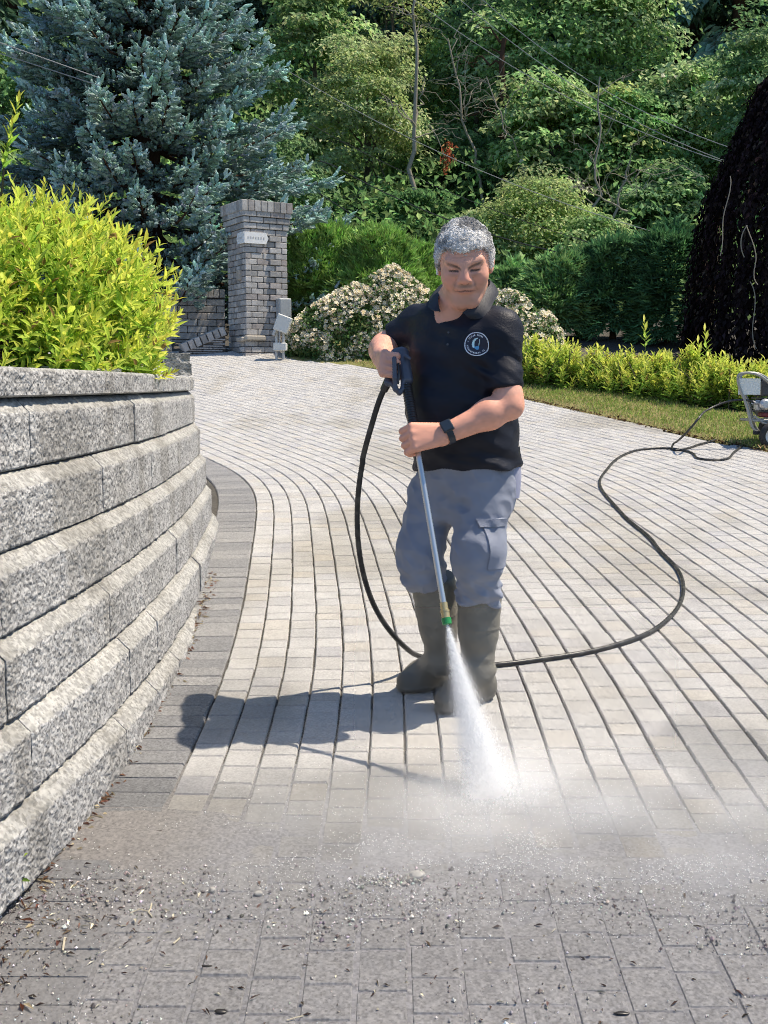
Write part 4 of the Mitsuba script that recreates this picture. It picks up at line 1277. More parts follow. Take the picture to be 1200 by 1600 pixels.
def broadleaf(key, base, top_z, rx, ry, low_z, n_clump, per, leaf, col, alt=None, r=None, p_alt=0.2, trunk_r=0.16, bark='m_bark', mat='m_leaf', clump_r=0.75, open_=0.0, extra_limbs=10, lean=0.0):
    r = r or np.random.default_rng(abs(hash(key)) % 1000)
    base = np.asarray(base, float)
    cz, rz = (top_z + low_z) / 2, (top_z - low_z) / 2
    c0 = np.array([base[0] + lean, base[1], cz])
    d = rand_dirs(n_clump * 2, r); d = d[d[:, 1] < 0.45][:n_clump]
    rad = r.uniform(0.45, 1.0, len(d)) ** 0.5
    ph = meshkit.fbm(d * 1.7 + base[:2].sum(), 3, 3)
    rad *= 0.52 + 0.95 * ph
    cc = c0 + d * rad[:, None] * np.array([rx, ry, rz])
    cr = clump_r * r.uniform(0.6, 1.25, len(cc))
    # leaves on the upper shell of each clump
    n = len(cc) * per
    k = np.repeat(np.arange(len(cc)), per)
    u = rand_dirs(n, r); u[:, 2] = np.abs(u[:, 2]) * 0.9 - 0.25 * r.random(n)
    pos = cc[k] + u * (cr[k] * r.uniform(0.55, 1.05, n))[:, None] * np.array([1.15, 1.15, 0.62])
    nrm = u * np.array([0.6, 0.6, 0.8]) + SUN * 0.75 + np.array([0, -0.15, 0.10]) + r.normal(0, 0.42, (n, 3))
    axis = np.cross(nrm, rand_dirs(n, r)) + u * 0.5 + np.array([0, 0, -0.35])
    ctone = np.exp(r.normal(0, 0.22, len(cc)))
    ckind = r.random(len(cc)) < p_alt if alt is not None else np.zeros(len(cc), bool)
    colr = tint(n, col, 0.22, r)
    if alt is not None:
        m = ckind[k]; colr[m] = tint(m.sum(), alt, 0.22, r)
    colr *= ctone[k][:, None]
    L = leaf * r.uniform(0.65, 1.3, n)
    v, f, c = leaf_cards(pos, axis, nrm, L, L * 0.72, 0.2, np.clip(colr, 0.003, 0.75), 0.12)
    obj('crown', (v, f), mat, key, color=c)
    tr = [limb(base - [0, 0, 0.4], c0 + [0, 0, rz * 0.45], trunk_r, trunk_r * 0.25, 0, 12, r, 0.10, 8)]
    obj('trunk', cat_mesh(tr), bark, key, 60)
    br = []
    for i in r.choice(len(cc), min(extra_limbs, len(cc)), replace=False):
        s = base + (c0 - base) * r.uniform(0.55, 1.0)
        br.append(limb(s, cc[i] + [0, -0.1, 0], trunk_r * 0.32, 0.015, 0.08, 8, r, 0.22, 5))
    if br: obj('branch', cat_mesh(br), bark, key, 60)
    return key


def conifer_mesh(h, r_base, n_whorl, low, col, r, droop=0.35, spray=0.42, dens=1.0, half=True):
    """Dark forest conifer about its trunk at the origin: drooping boughs clothed in flat sprays."""
    ms, wood = [], [tube(np.c_[np.zeros((8, 2)), np.linspace(0, h, 8)], np.linspace(0.30, 0.03, 8), 8, False)]
    P_, A_, N_ = [], [], []
    for z in np.linspace(low, h * 0.98, n_whorl):
        R_ = r_base * (1 - (z - low * 0.6) / (h - low * 0.6)) ** 0.8
        for _ in range(6):
            a = r.uniform(0, 2 * math.pi)
            if half and math.sin(a) > 0.5: continue
            L = R_ * r.uniform(0.65, 1.15); d = np.array([math.cos(a), math.sin(a), 0])
            m = int(max(5, L * 9 * dens)); t = np.sqrt(r.uniform(0.03, 1, m * 3))
            s = np.array([-d[1], d[0], 0])
            lat = r.uniform(-1, 1, m * 3) * 0.32 * L * (1.05 - t)
            p = np.array([0, 0, z + r.uniform(-0.2, 0.2)]) + d * (t * L)[:, None] + s * lat[:, None] + np.array([0, 0, 1]) * (-(droop * L * t ** 1.6) - 0.25 * np.abs(lat) + r.normal(0, 0.05, m * 3))[:, None]
            P_.append(p); A_.append(d * 0.8 + s * np.sign(lat)[:, None] * 0.6 + np.array([0, 0, -0.45]) + r.normal(0, 0.25, (m * 3, 3)))
            N_.append(np.array([0, 0, 1.0]) + d * 0.3 + r.normal(0, 0.35, (m * 3, 3)))
            wood.append(limb([0, 0, z], np.array([0, 0, z - droop * L * 0.8]) + d * L * 0.9, 0.04, 0.008, 0.05, 5, None, 0, 4))
    P_, A_, N_ = map(np.vstack, (P_, A_, N_)); n = len(P_)
    L = spray * r.uniform(0.6, 1.3, n)
    v, f, c = leaf_cards(P_, A_, N_, L, L * 0.42, 0.1, tint(n, col, 0.28, r), 0.18)
    return (v, f), c, cat_mesh(wood)


# ---- the wood on the hill
ter = lambda x, y: float(terrain(np.array([x]), np.array([y]))[0])
def at(px, Y): return np.array([P(px, 600, Y)[0], Y, 0.0])
def zpx(py, Y): return float(P(600, py, Y)[2])
def foot(px, Y):
    q = at(px, Y); q[2] = ter(q[0], Y); return q


cr_ = np.random.default_rng(5)
CON = [conifer_mesh(24, 3.4, 42, 3.0, (0.10, 0.17, 0.105), np.random.default_rng(s), 0.40, 0.55, 0.8) for s in (1, 2)]
CON += [conifer_mesh(24, 4.2, 36, 2.0, (0.21, 0.35, 0.26), np.random.default_rng(8), 0.55, 0.55, 1.0)]
con_spots = [(-60, 44, 0, 'leftmost dark fir, cut by the left edge of the picture'), (40, 50, 1, 'tall dark fir behind the left side of the blue spruce'), (330, 52, 0, 'dark fir behind the middle of the blue spruce'),
             (455, 53, 1, 'dark fir standing behind the bright maple right of the spruce'), (560, 56, 0, 'dark fir with a pale bare trunk at the top left of centre'), (640, 50, 1, 'dark fir behind the dead pale stems'),
             (715, 57, 0, 'deep-set dark fir left of the broken trunk'), (785, 49, 1, 'dark fir with a bare trunk showing above the man'), (875, 56, 0, 'dark fir behind the large sunlit maple'),
             (985, 55, 1, 'dark fir rising behind the right side of the large maple'), (1066, 46, 0, 'fir with a thick dark trunk near the top right'), (1135, 43, 2, 'blue-green hemlock with drooping boughs at the top right'),
             (1215, 47, 2, 'blue-green hemlock on the far right above the purple beech'), (1010, 49, 2, 'blue-green hemlock left of the thick dark trunk')]
for px, Y, kk, lab in con_spots:
    key = thing('fir_tree', lab, 'tree', 'firs at the back of the wood')
    q = foot(px, Y); M = T().translate(q.tolist()).scale([1, 1, cr_.uniform(0.95, 1.15)]).rotate([0, 0, 1], float(cr_.uniform(-35, 35)))
    (cm, cc, wm) = CON[kk]
    if not ('con', kk) in USED:
        USED[('con', kk)] = (mikit.ply(cm, 'm_needle', False, color=cc), mikit.ply(wm, 'm_red_bark', 60))
    a, b = USED[('con', kk)]
    scene[key + '__crown'] = {**a, 'to_world': M}; scene[key + '__trunk'] = {**b, 'to_world': M}

MAPLE, ALDER, DARK = (0.31, 0.47, 0.20), (0.41, 0.50, 0.25), (0.20, 0.32, 0.155)
PALE, OLIVE = (0.40, 0.54, 0.29), (0.33, 0.41, 0.16)
wood_trees = [  # px, Y, top row, low row, half width px, colour, alt, leaf, clumps, per, label
    (495, 40, -70, 330, 75, MAPLE, ALDER, 0.19, 95, 110, 'bright green maple close to the right edge of the blue spruce'),
    (575, 37, 70, 345, 75, ALDER, OLIVE, 0.13, 90, 150, 'feathery yellow-green alder left of the red dead leaves'),
    (615, 44, -60, 190, 70, OLIVE, DARK, 0.13, 70, 120, 'sparse olive alder among the pale bare stems'),
    (690, 39, 190, 390, 80, DARK, MAPLE, 0.16, 85, 120, 'dark green small-leaved tree above and left of the head of the man'),
    (745, 43, -40, 170, 70, MAPLE, DARK, 0.18, 70, 110, 'half-shaded maple at the top beside the broken fir'),
    (880, 40, -60, 250, 125, MAPLE, PALE, 0.20, 170, 120, 'large sunlit maple filling the top right of the middle'),
    (855, 36, 130, 330, 80, MAPLE, ALDER, 0.19, 100, 120, 'lower sunlit maple with a pale slender stem'),
    (960, 36, 130, 390, 80, (0.22, 0.39, 0.16), OLIVE, 0.18, 110, 120, 'green maple with leaning pale stems right of centre'),
    (1065, 37, 110, 320, 85, PALE, MAPLE, 0.20, 110, 120, 'pale glossy-leaved maple left of the purple beech'),
    (1130, 40, 90, 260, 70, PALE, DARK, 0.18, 70, 110, 'pale maple directly above the purple beech'),
    (1030, 33, 260, 420, 60, DARK, MAPLE, 0.16, 70, 110, 'dark bushy tree beside the left edge of the purple beech'),
    (835, 29, 285, 450, 75, (0.40, 0.52, 0.20), ALDER, 0.10, 100, 150, 'light yellow-green brush behind the right shoulder of the man'),
    (760, 31, 330, 450, 60, DARK, ALDER, 0.12, 60, 130, 'shaded brush behind the head of the man'),
    (930, 28, 350, 460, 60, MAPLE, ALDER, 0.11, 70, 140, 'bright bush in front of the leaning stems'),
    (640, 33, 300, 430, 55, (0.13, 0.25, 0.10), MAPLE, 0.13, 60, 120, 'deep green bush above the white flowers'),
    (20, 34, 40, 400, 90, DARK, MAPLE, 0.16, 90, 120, 'shaded green tree at the left edge behind the spruce'),
    (-60, 30, 150, 460, 80, MAPLE, DARK, 0.16, 70, 120, 'green tree cut by the left edge, behind the top of the golden bush'),
    (430, 33, 200, 440, 70, DARK, MAPLE, 0.15, 60, 110, 'dark tree hidden behind the brick pillar and the spruce'),
    (1180, 34, 20, 330, 70, (0.18, 0.31, 0.14), PALE, 0.16, 80, 120, 'green tree at the right edge behind the purple beech'),
]
for px, Y, t, lo, hwp, col, alt, leaf, nc, per, lab in wood_trees:
    key = thing('maple_tree' if 'maple' in lab else 'alder_tree' if 'alder' in lab else 'bush' if 'bus' in lab or 'brush' in lab else 'leafy_tree', lab, 'tree' if not ('brush' in lab or lab.split(' ')[-5:].count('bush')) else 'bush', 'broadleaved trees of the wood')
    rx = hwp * Y / 1750
    broadleaf(key, foot(px, Y), zpx(t, Y), rx, rx * 0.9, zpx(lo, Y), nc, per, leaf, col, alt, np.random.default_rng(int(px) + 500), 0.3, 0.13, clump_r=0.62 * rx / 2.0 + 0.22)

# low growth on the slope, one mass
n = 52000
ux = vr.uniform(-18, 20, n); uy = 23 + 40 * vr.random(n) ** 0.8
pos = np.c_[ux, uy, terrain(ux, uy) + np.interp(uy, [23, 40, 50, 63], [0.9, 2.2, 4.5, 7.0]) * vr.random(n) ** 1.2 * (0.35 + 1.1 * meshkit.fbm(np.c_[ux * .5, uy * .5, uy * 0], 3, 2))]
v, f, c = leaf_cards(pos, rand_dirs(n, vr) + [0, -0.3, 0.3], rand_dirs(n, vr) + SUN * 1.2, np.interp(uy, [23, 60], [0.22, 0.36]), np.interp(uy, [23, 60], [0.14, 0.26]), 0.2, tint(n, (0.17, 0.30, 0.11), 0.35, vr, (0.28, 0.38, 0.15), 0.2), 0.2)
obj('undergrowth', (v, f), 'm_leaf', color=c); tag('undergrowth', 'green undergrowth covering the wooded slope', 'undergrowth', kind='stuff')

# pale bare stems and dead branches among the trees, each a dead tree of its own
def dead(px0, py0, px1, py1, Y, r0, lab, twigs, bark='m_pale_bark', seed=1):
    r = np.random.default_rng(seed)
    key = thing('dead_tree', lab, 'dead tree')
    a, b = P(px0, py0, Y), P(px1, py1, Y)
    a0 = a.copy()
    if py0 > 330: a0[2] = ter(a[0], a[1]) - 0.2
    obj('trunk', limb(a0, b, r0, r0 * 0.45, 0.0, 12, r, 0.15, 7), bark, key, 60)
    tw = []
    for _ in range(twigs):
        s = a + (b - a) * r.uniform(0.25, 1.0)
        d = np.array([r.normal(0, 1), r.normal(0, 0.5), r.uniform(-0.15, 0.7)]); d = unit(d) * r.uniform(0.6, 2.4)
        tw.append(limb(s, s + d, r0 * 0.30, 0.007, 0.10, 8, r, 0.35, 5))
        for _ in range(2):
            e = s + d * r.uniform(0.4, 0.9); d2 = unit(d + r.normal(0, 0.8, 3)) * r.uniform(0.3, 0.9)
            tw.append(limb(e, e + d2, 0.010, 0.005, 0.1, 6, r, 0.3, 4))
    if tw: obj('branch', cat_mesh(tw), bark, key, 60)
    return key
dead(648, 330, 652, -20, 34, 0.075, 'pale bare stem rising to the top edge left of centre', 7, seed=2)
dead(925, 400, 937, 120, 32, 0.045, 'slender pale stem leaning in front of the maples', 4, seed=3)
dead(932, 395, 985, 250, 31.5, 0.05, 'forked grey stem leaning right beside the slender pale stem', 5, seed=4)
dead(760, 330, 700, 60, 36, 0.05, 'dead grey tangle of branches above the head of the man', 16, seed=5)
dead(785, 300, 788, 60, 37, 0.16, 'thick dark broken trunk above the head of the man', 10, 'm_red_bark', seed=6)
dead(845, 330, 760, 120, 34.5, 0.035, 'thin dead branch slanting across the maples', 8, seed=7)
dead(980, 330, 900, 290, 30, 0.03, 'dead twiggy branch low among the right-hand trees', 9, seed=8)
rr = np.random.default_rng(4); n = 85
c0 = P(698, 243, 33)
pos = c0 + rr.normal(0, 1, (n, 3)) * [0.11, 0.1, 0.20]
v, f, c = leaf_cards(pos, rand_dirs(n, rr) + [0, 0, -1.0], rand_dirs(n, rr), 0.16, 0.07, 0.2, tint(n, (0.40, 0.11, 0.055), 0.35, rr, (0.40, 0.24, 0.12), 0.25), 0.2)
k_ = thing('withered_branch', 'hanging branch of withered orange-red leaves in the wood', 'branch')
obj('leaves', (v, f), 'm_leaf', k_, color=c); obj('twig', limb(c0 + [-0.5, 0.2, 0.9], c0 + [0, 0, -0.2], 0.018, 0.006, 0.1, 8, rr), 'm_pale_bark', k_, 60)

# ---- blue spruce
SP_Y = 22.5
sp = foot(238, SP_Y); sr = np.random.default_rng(17)
key = thing('blue_spruce', 'huge blue spruce with layered silver-blue boughs behind the brick pillar', 'tree')
obj('trunk', limb(sp - [0, 0, .3], sp + [0.2, 0, 12.5], 0.30, 0.05, 0, 12, sr, 0.03, 10), 'm_red_bark', key, 60)
apex = zpx(0, SP_Y) + 4.4
tw_p, tw_a, tw_t, bw = [], [], [], []
inner_p = []
for z in np.arange(sp[2] + 0.7, apex - 1.6, 0.29):
    R_ = (apex - z) * 0.455
    nb = 13
    a0 = sr.uniform(0, 6.28)
    for kb in range(nb):
        a = a0 + kb * 2 * math.pi / nb + sr.normal(0, 0.15)
        if math.sin(a) > 0.62: continue
        d = np.array([math.cos(a), math.sin(a), 0]); s = np.array([-d[1], d[0], 0])
        L = R_ * sr.uniform(0.70, 1.12)
        t = np.linspace(0, 1, 9)
        droop = sr.uniform(0.10, 0.26)
        spine = sp * [1, 1, 0] + np.array([0, 0, z]) + d * (t * L)[:, None] + np.array([0, 0, 1]) * (L * (-droop * np.sin(t * 2.1) + 0.20 * np.clip(t - 0.62, 0, 1) ** 1.2))[:, None]
        bw.append(tube(spine, np.linspace(0.045, 0.010, 9), 5, False))
        m = int(28 + L * 40)
        tt = 0.08 + 0.92 * np.sqrt(sr.random(m))
        c = np.stack([np.interp(tt, t, spine[:, q]) for q in range(3)], 1)
        lat = sr.uniform(-1, 1, m) * 0.30 * L * (1.08 - tt) * np.minimum(1, tt * 2)
        pnt = c + s * lat[:, None] + np.array([0, 0, 1]) * (0.02 * sr.normal(0, 1, m) - 0.18 * np.abs(lat) - 0.05 * sr.random(m))[:, None]
        ax = d * (0.5 + 0.4 * sr.random(m))[:, None] + s * (np.sign(lat) * (0.25 + 0.5 * sr.random(m)))[:, None] + np.array([0, 0, 1]) * sr.uniform(-0.30, 0.55, m)[:, None]
        tw_p.append(pnt); tw_a.append(ax); tw_t.append(tt)
        # boughs end in a leader
        tw_t.append(np.ones(5)); tip = spine[-1] + sr.normal(0, 0.06, (5, 3)); tw_p.append(tip); tw_a.append(np.tile(d * 0.8 + [0, 0, 0.6], (5, 1)) + sr.normal(0, 0.3, (5, 3)))
tw_p, tw_a, tw_t = np.vstack(tw_p), np.vstack(tw_a), np.concatenate(tw_t); tw_a /= np.linalg.norm(tw_a, axis=1, keepdims=True)
print('spruce shoots', len(tw_p))
n = len(tw_p)


def spindles(p, a, L, r0, col):
    """Bottle-brush shoots: a tapering spindle of 4 sides with a blunt tip."""
    b = np.cross(a, [0.3, 0.2, 0.93]); b /= np.linalg.norm(b, axis=1, keepdims=True) + 1e-9; c = np.cross(a, b)
    V = [p]
    for t, w, ph in ((0.35, 1.0, 0.0), (0.85, 0.72, 0.7)):
        for k in range(4):
            g = k * math.pi / 2 + ph
            V.append(p + a * (L * t)[:, None] + (b * math.cos(g) + c * math.sin(g)) * (r0 * w)[:, None])
    V.append(p + a * L[:, None])
    V = np.stack(V, 1)
    f = []
    for k in range(4):
        j = (k + 1) % 4
        f += [[0, 1 + j, 1 + k], [1 + k, 1 + j, 5 + j], [1 + k, 5 + j, 5 + k], [5 + k, 5 + j, 9]]
    f = np.array(f); n = len(p)
    return V.reshape(-1, 3), (f[None] + 10 * np.arange(n)[:, None, None]).reshape(-1, 3), np.repeat(col, 10, axis=0)


def needles(p, a, L, col, r, m=7):
    """Needle fans standing out from each shoot."""
    n = len(p); k = np.repeat(np.arange(n), m)
    t = r.uniform(0.1, 1.0, n * m)
    b = r.normal(size=(n * m, 3)); b -= a[k] * (b * a[k]).sum(1, keepdims=True); b /= np.linalg.norm(b, axis=1, keepdims=True)
    return leaf_cards(p[k] + a[k] * (L[k] * t)[:, None], b + a[k] * 0.7, a[k] + b * 0.2, 0.052, 0.020, 0.0, col[k] * r.uniform(0.8, 1.3, (n * m, 1)))


L = sr.uniform(0.11, 0.24, n)
rad = np.linalg.norm((tw_p - sp)[:, :2], axis=1)
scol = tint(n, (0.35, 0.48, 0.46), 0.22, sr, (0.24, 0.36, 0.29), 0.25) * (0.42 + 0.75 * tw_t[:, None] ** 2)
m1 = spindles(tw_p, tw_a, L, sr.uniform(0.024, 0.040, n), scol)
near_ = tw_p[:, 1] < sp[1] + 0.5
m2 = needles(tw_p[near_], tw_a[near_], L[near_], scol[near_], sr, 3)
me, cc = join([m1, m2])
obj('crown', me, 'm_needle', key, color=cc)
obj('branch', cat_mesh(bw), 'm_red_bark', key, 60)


# ---- feathery conifers: bright juniper, dark cedars
def feathery(key, base, h, rx, n, col, r, spray=0.16, up=0.4, mat='m_needle', width=0.22, alt=None):
    u = rand_dirs(n, r); u = u[(u[:, 1] < 0.35) & (u[:, 2] > -0.75)]
    n = len(u)
    ph = meshkit.fbm(u * 2.6 + base[:2].sum(), 4, 5)
    s = (0.42 + 1.0 * ph) * r.uniform(0.72, 1.0, n) ** 0.5
    tier = 0.10 * np.sin((u[:, 2] * h * 4.5) + 4 * ph)
    pos = base + np.array([0, 0, h * 0.48]) + u * (s + tier)[:, None] * np.array([rx, rx, h * 0.55])
    pos[:, 2] = np.maximum(pos[:, 2], terrain(pos[:, 0], pos[:, 1]))
    d = u * np.array([1, 1, 0.4]) + [0, 0, up] + r.normal(0, 0.3, (n, 3))
    side = np.cross(d, [0, 0, 1.0]); side /= np.linalg.norm(side, axis=1, keepdims=True) + 1e-9
    ms = []
    tone = np.exp(r.normal(0, 0.2, n))[:, None] * (0.75 + 0.5 * meshkit.fbm(pos * 3, 2, 3))[:, None]
    colr = tint(n, col, 0.2, r, alt, 0.35) * tone
    for k, (o, w) in enumerate(((0, 1.0), (0.55, 0.75), (-0.55, 0.75))):
        ms.append(leaf_cards(pos, d + side * o, np.cross(d, side) + r.normal(0, 0.3, (n, 3)), spray * w * r.uniform(0.7, 1.3, n), spray * width, 0.1, colr, 0.15))
    me, c = join(ms)
    obj('crown', me, mat, key, color=c)
    obj('trunk', limb(base - [0, 0, .2], base + [0, 0, h * 0.8], 0.07, 0.02, 0, 6, r, 0.03, 7), 'm_red_bark', key, 60)


fr = np.random.default_rng(31)
for px, Y, t, hwp, n_, lab in ((505, 21.0, 350, 62, 6500, 'bright green feathery juniper right of the brick pillar'), (590, 20.5, 350, 62, 6500, 'bright green feathery juniper behind the white flowers'), (650, 21.5, 385, 45, 4000, 'small bright green juniper left of the head of the man')):
    k_ = thing('juniper', lab, 'shrub', 'junipers behind the white flowers'); q = foot(px, Y)
    feathery(k_, q, zpx(t, Y) - q[2], hwp * Y / 1750, n_, (0.25, 0.42, 0.11), fr, 0.17, 0.35, alt=(0.33, 0.48, 0.15))
for px, Y, t, hwp, n_, lab in ((795, 21.5, 420, 50, 4000, 'light green fern-like cedar right behind the shoulder of the man'), (868, 20.0, 405, 58, 6000, 'light green cedar at the left end of the dark cedars'), (955, 20.0, 375, 66, 7500, 'dark green cedar with drooping fans in the middle of the cedar hedge'),
                              (1040, 19.6, 350, 66, 7500, 'dark green cedar touching the purple beech'), (905, 24.0, 395, 60, 5000, 'light green cedar standing behind the dark cedar hedge')):
    k_ = thing('cedar', lab, 'shrub', 'cedars behind the golden hedge'); q = foot(px, Y)
    light = 'light' in lab
    feathery(k_, q, zpx(t, Y) - q[2], hwp * Y / 1750, n_, (0.27, 0.43, 0.17) if light else (0.085, 0.19, 0.085), fr, 0.20, -0.15, width=0.26, alt=(0.14, 0.28, 0.12))

# ---- weeping purple beech
BY = 18.0
bk = thing('weeping_beech', 'dark purple weeping beech hanging to the ground at the right edge', 'tree'); br_ = np.random.default_rng(8)
prof_py = np.array([95, 130, 180, 250, 330, 430, 540, 600]); prof_px = np.array([1225, 1196, 1176, 1142, 1108, 1093, 1084, 1082])
cx = P(1262, 400, BY)[0]
zz = np.array([zpx(y, BY) for y in prof_py]); rr_ = cx - np.array([P(x, y, BY)[0] for x, y in zip(prof_px, prof_py)])
n = 30000
z = br_.uniform(zz[-1], zz[0], n); R_ = np.interp(-z, -zz, rr_)
a = br_.uniform(math.pi * 0.93, math.pi * 1.75, n)
lump = 0.90 + 0.20 * meshkit.fbm(np.c_[np.cos(a) * 2.5, np.sin(a) * 2.5, z * 0.7], 3, 4) + 0.05 * np.sin(a * 26 + 2 * meshkit.noise(np.c_[a * 3, z, z * 0], 2))
rad = R_ * lump * br_.uniform(0.90, 1.03, n)
pos = np.c_[cx + rad * np.cos(a), BY + 0.2 + rad * np.sin(a), z]
out = np.c_[np.cos(a), np.sin(a), np.zeros(n)]
v, f, c = leaf_cards(pos, np.array([0, 0, -1.0]) + out * 0.35 + br_.normal(0, 0.30, (n, 3)), out + [0, 0, 0.35] + br_.normal(0, 0.35, (n, 3)), br_.uniform(0.07, 0.13, n), 0.062, 0.2, tint(n, (0.017, 0.012, 0.0135), 0.45, br_, (0.045, 0.035, 0.028), 0.12), 0.1)
scene['m_beech_leaf'] = {'type': 'principledthin', 'base_color': VC, 'roughness': 0.32, 'diff_trans': 0.15, 'eta': 1.45}
obj('crown', (v, f), 'm_beech_leaf', bk, color=c)
core = [(max(r_ * 0.84, 0.02), z_) for r_, z_ in zip(rr_[::-1], zz[::-1])]
obj('trunk', limb([cx, BY + 0.4, zz[-1] - 1], [cx, BY + 0.4, zz[0] - 0.4], 0.35, 0.1, 0, 8, br_, 0.05, 9), 'm_bark', bk, 60)
st = []
n = 420
a = br_.uniform(math.pi * 0.95, math.pi * 1.75, n); z = br_.uniform(zz[-2], zz[0], n)
for i in range(n):
    L = br_.uniform(0.5, 1.2); z2 = max(z[i] - L, zz[-1])
    p = [[cx + np.interp(-q, -zz, rr_) * 0.93 * math.cos(a[i] + 0.05 * k), BY + 0.2 + np.interp(-q, -zz, rr_) * 0.93 * math.sin(a[i] + 0.05 * k), q] for k, q in enumerate(np.linspace(z[i], z2, 5))]
    st.append(tube(p, 0.008, 4, False))
obj('hanging_branch', cat_mesh(st), 'm_bark', bk, 60)
pale = [spline([P(x, y, BY - 1.55 + 0.1 * k) for x, y in q], 24) for k, q in enumerate(([(1166, 352), (1172, 368), (1178, 385), (1181, 405), (1178, 425), (1184, 445)], [(1168, 352), (1160, 366), (1158, 385), (1163, 402)], [(1141, 275), (1137, 312), (1130, 340), (1129, 375), (1125, 400)], [(1172, 440), (1180, 470), (1176, 510), (1182, 545)]))]
obj('bare_twig', cat_mesh([tube(p, 0.0075, 5, False) for p in pale]), 'm_pale_bark', bk, 60)


# ---- shoots of the golden-leaved shrubs
def shoot(r, H, n, leaf, col_top, col_low, spread=0.9, thick=0.0022):
    """One upright shoot at the origin, along +z: stem and lance leaves in pairs, paler at the tip."""
    t = np.linspace(0.12, 1.0, n)
    bend = r.normal(0, 0.10, 2)
    st = np.c_[bend[0] * H * t ** 2, bend[1] * H * t ** 2, H * t]
    ang = np.cumsum(np.full(n, 2.4)) + r.uniform(0, 6.28)
    tilt = spread * (1 - 0.62 * t ** 2) + r.normal(0, 0.1, n)
    ax = np.c_[np.cos(ang) * np.sin(tilt), np.sin(ang) * np.sin(tilt), np.cos(tilt)]
    nr = np.c_[-np.cos(ang) * np.cos(tilt), -np.sin(ang) * np.cos(tilt), np.sin(tilt)]
    L = leaf * (1.05 - 0.35 * t) * r.uniform(0.65, 1.3, n)
    w = np.clip((t - 0.25) / 0.75, 0, 1)[:, None]
    col = np.asarray(col_low) * (1 - w) + np.asarray(col_top) * w
    col = col * np.exp(r.normal(0, 0.20, (n, 1))) * np.exp(r.normal(0, 0.07, (n, 3)))
    col[r.random(n) < 0.03] = [0.30, 0.20, 0.08]
    v, f, c = lance_leaves(st, ax, nr, L, L * 0.30, np.clip(col, 0, 0.85), r.uniform(0.05, 0.35))
    sv_, sf_ = tube(np.vstack([[0, 0, 0], st]), np.linspace(thick, thick * 0.5, n + 1), 4, False)
    return join([(v, f, c), (sv_, sf_, np.tile(np.asarray(col_low) * 0.9, (len(sv_), 1)))])


GT, GL = (0.78, 0.88, 0.14), (0.31, 0.48, 0.08)
shr = np.random.default_rng(12)
SHOOTS = [shoot(shr, shr.uniform(0.20, 0.34), int(shr.integers(15, 22)), shr.uniform(0.070, 0.092), GT, GL) for _ in range(8)]
SHOOTS_D = [mikit.ply(m, 'm_bright_leaf', False, color=c) for m, c in SHOOTS]
gb = thing('golden_bush', 'large golden-leaved bush in bright sun on top of the stone wall', 'bush')
out_px = np.array([(-140, 250), (-60, 300), (0, 318), (40, 312), (75, 305), (110, 332), (150, 350), (185, 372), (215, 392), (238, 425), (250, 460), (268, 492), (275, 520), (262, 545)])
BC = np.array([P(60, 500, 6.0)[0] - 0.25, 6.0, zpx(575, 6.0)])
def bush_R(a, e):
    return 1.0
cnt, stuff = 0, []
bq = np.random.default_rng(44)
cands = []
for _ in range(5200):
    u = rand_dirs(1, bq)[0]
    if u[2] < -0.15 or u[1] > 0.55: continue
    lump = 0.86 + 0.28 * float(meshkit.fbm(u[None] * 2.4, 3, 6)[0])
    rad = lump * bq.uniform(0.45, 1.0) ** 0.4
    p = BC + u * rad * np.array([1.22, 1.45, 0.90])
    pd = p - CAM; dep = pd @ FWD
    x, y = 600 + 1750 * pd[0] / dep, 800 - 1750 * (pd @ UPV) / dep
    if x < -160: continue
    if y < np.interp(x, out_px[:, 0], out_px[:, 1]) + 22 or x > 268 or (y > 538 and x > 238) or p[2] < Z_TOP + 0.05: continue
    d = unit(u * [0.8, 0.8, 0.5] + [0.05, -0.1, 0.75] + bq.normal(0, 0.28, 3))
    cands.append((p - d * 0.15, d, rad, u))
    if len(cands) >= 1150: break
cands.sort(key=lambda c: -c[2])
for i, (p, d, rad, u) in enumerate(cands):
    k = i % 8
    R3 = frame_to(d, x=rand_dirs(1, bq)[0]); s = bq.uniform(0.75, 1.15)
    if i < 280:
        M = np.eye(4); M[:3, :3] = R3 * s; M[:3, 3] = p
        kk = numbered(gb + '__shoot'); scene[kk] = {**SHOOTS_D[k], 'to_world': T(M)}
    else:
        m, c = SHOOTS[k]; stuff.append((m[0] @ (R3 * s).T + p, m[1], c * (0.85 if i > 700 else 1.0)))
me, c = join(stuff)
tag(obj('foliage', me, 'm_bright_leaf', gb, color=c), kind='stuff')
stems = [limb(BC + [bq.normal(0, .25), bq.normal(0, .3), -0.1], c_[0], 0.012, 0.004, 0.04, 6, bq, 0.15, 5) for c_ in cands[::9]]
obj('branch', cat_mesh(stems), 'm_bark', gb, 60)
# two long sprigs of the same bush at the left edge
for px, py in ((6, 262), (-4, 300)):
    M = np.eye(4); M[:3, :3] = frame_to([0.25, 0, 1]) * 1.0; M[:3, 3] = P(px, py, 5.2)
    kk = numbered(gb + '__shoot'); scene[kk] = {**SHOOTS_D[2], 'to_world': T(M)}
    kk = numbered(gb + '__branch'); scene[kk] = mikit.ply(limb(P(px, py, 5.2), P(px - 10, py + 120, 5.35), 0.004, 0.005, 0, 5, bq), 'm_bark', 60)

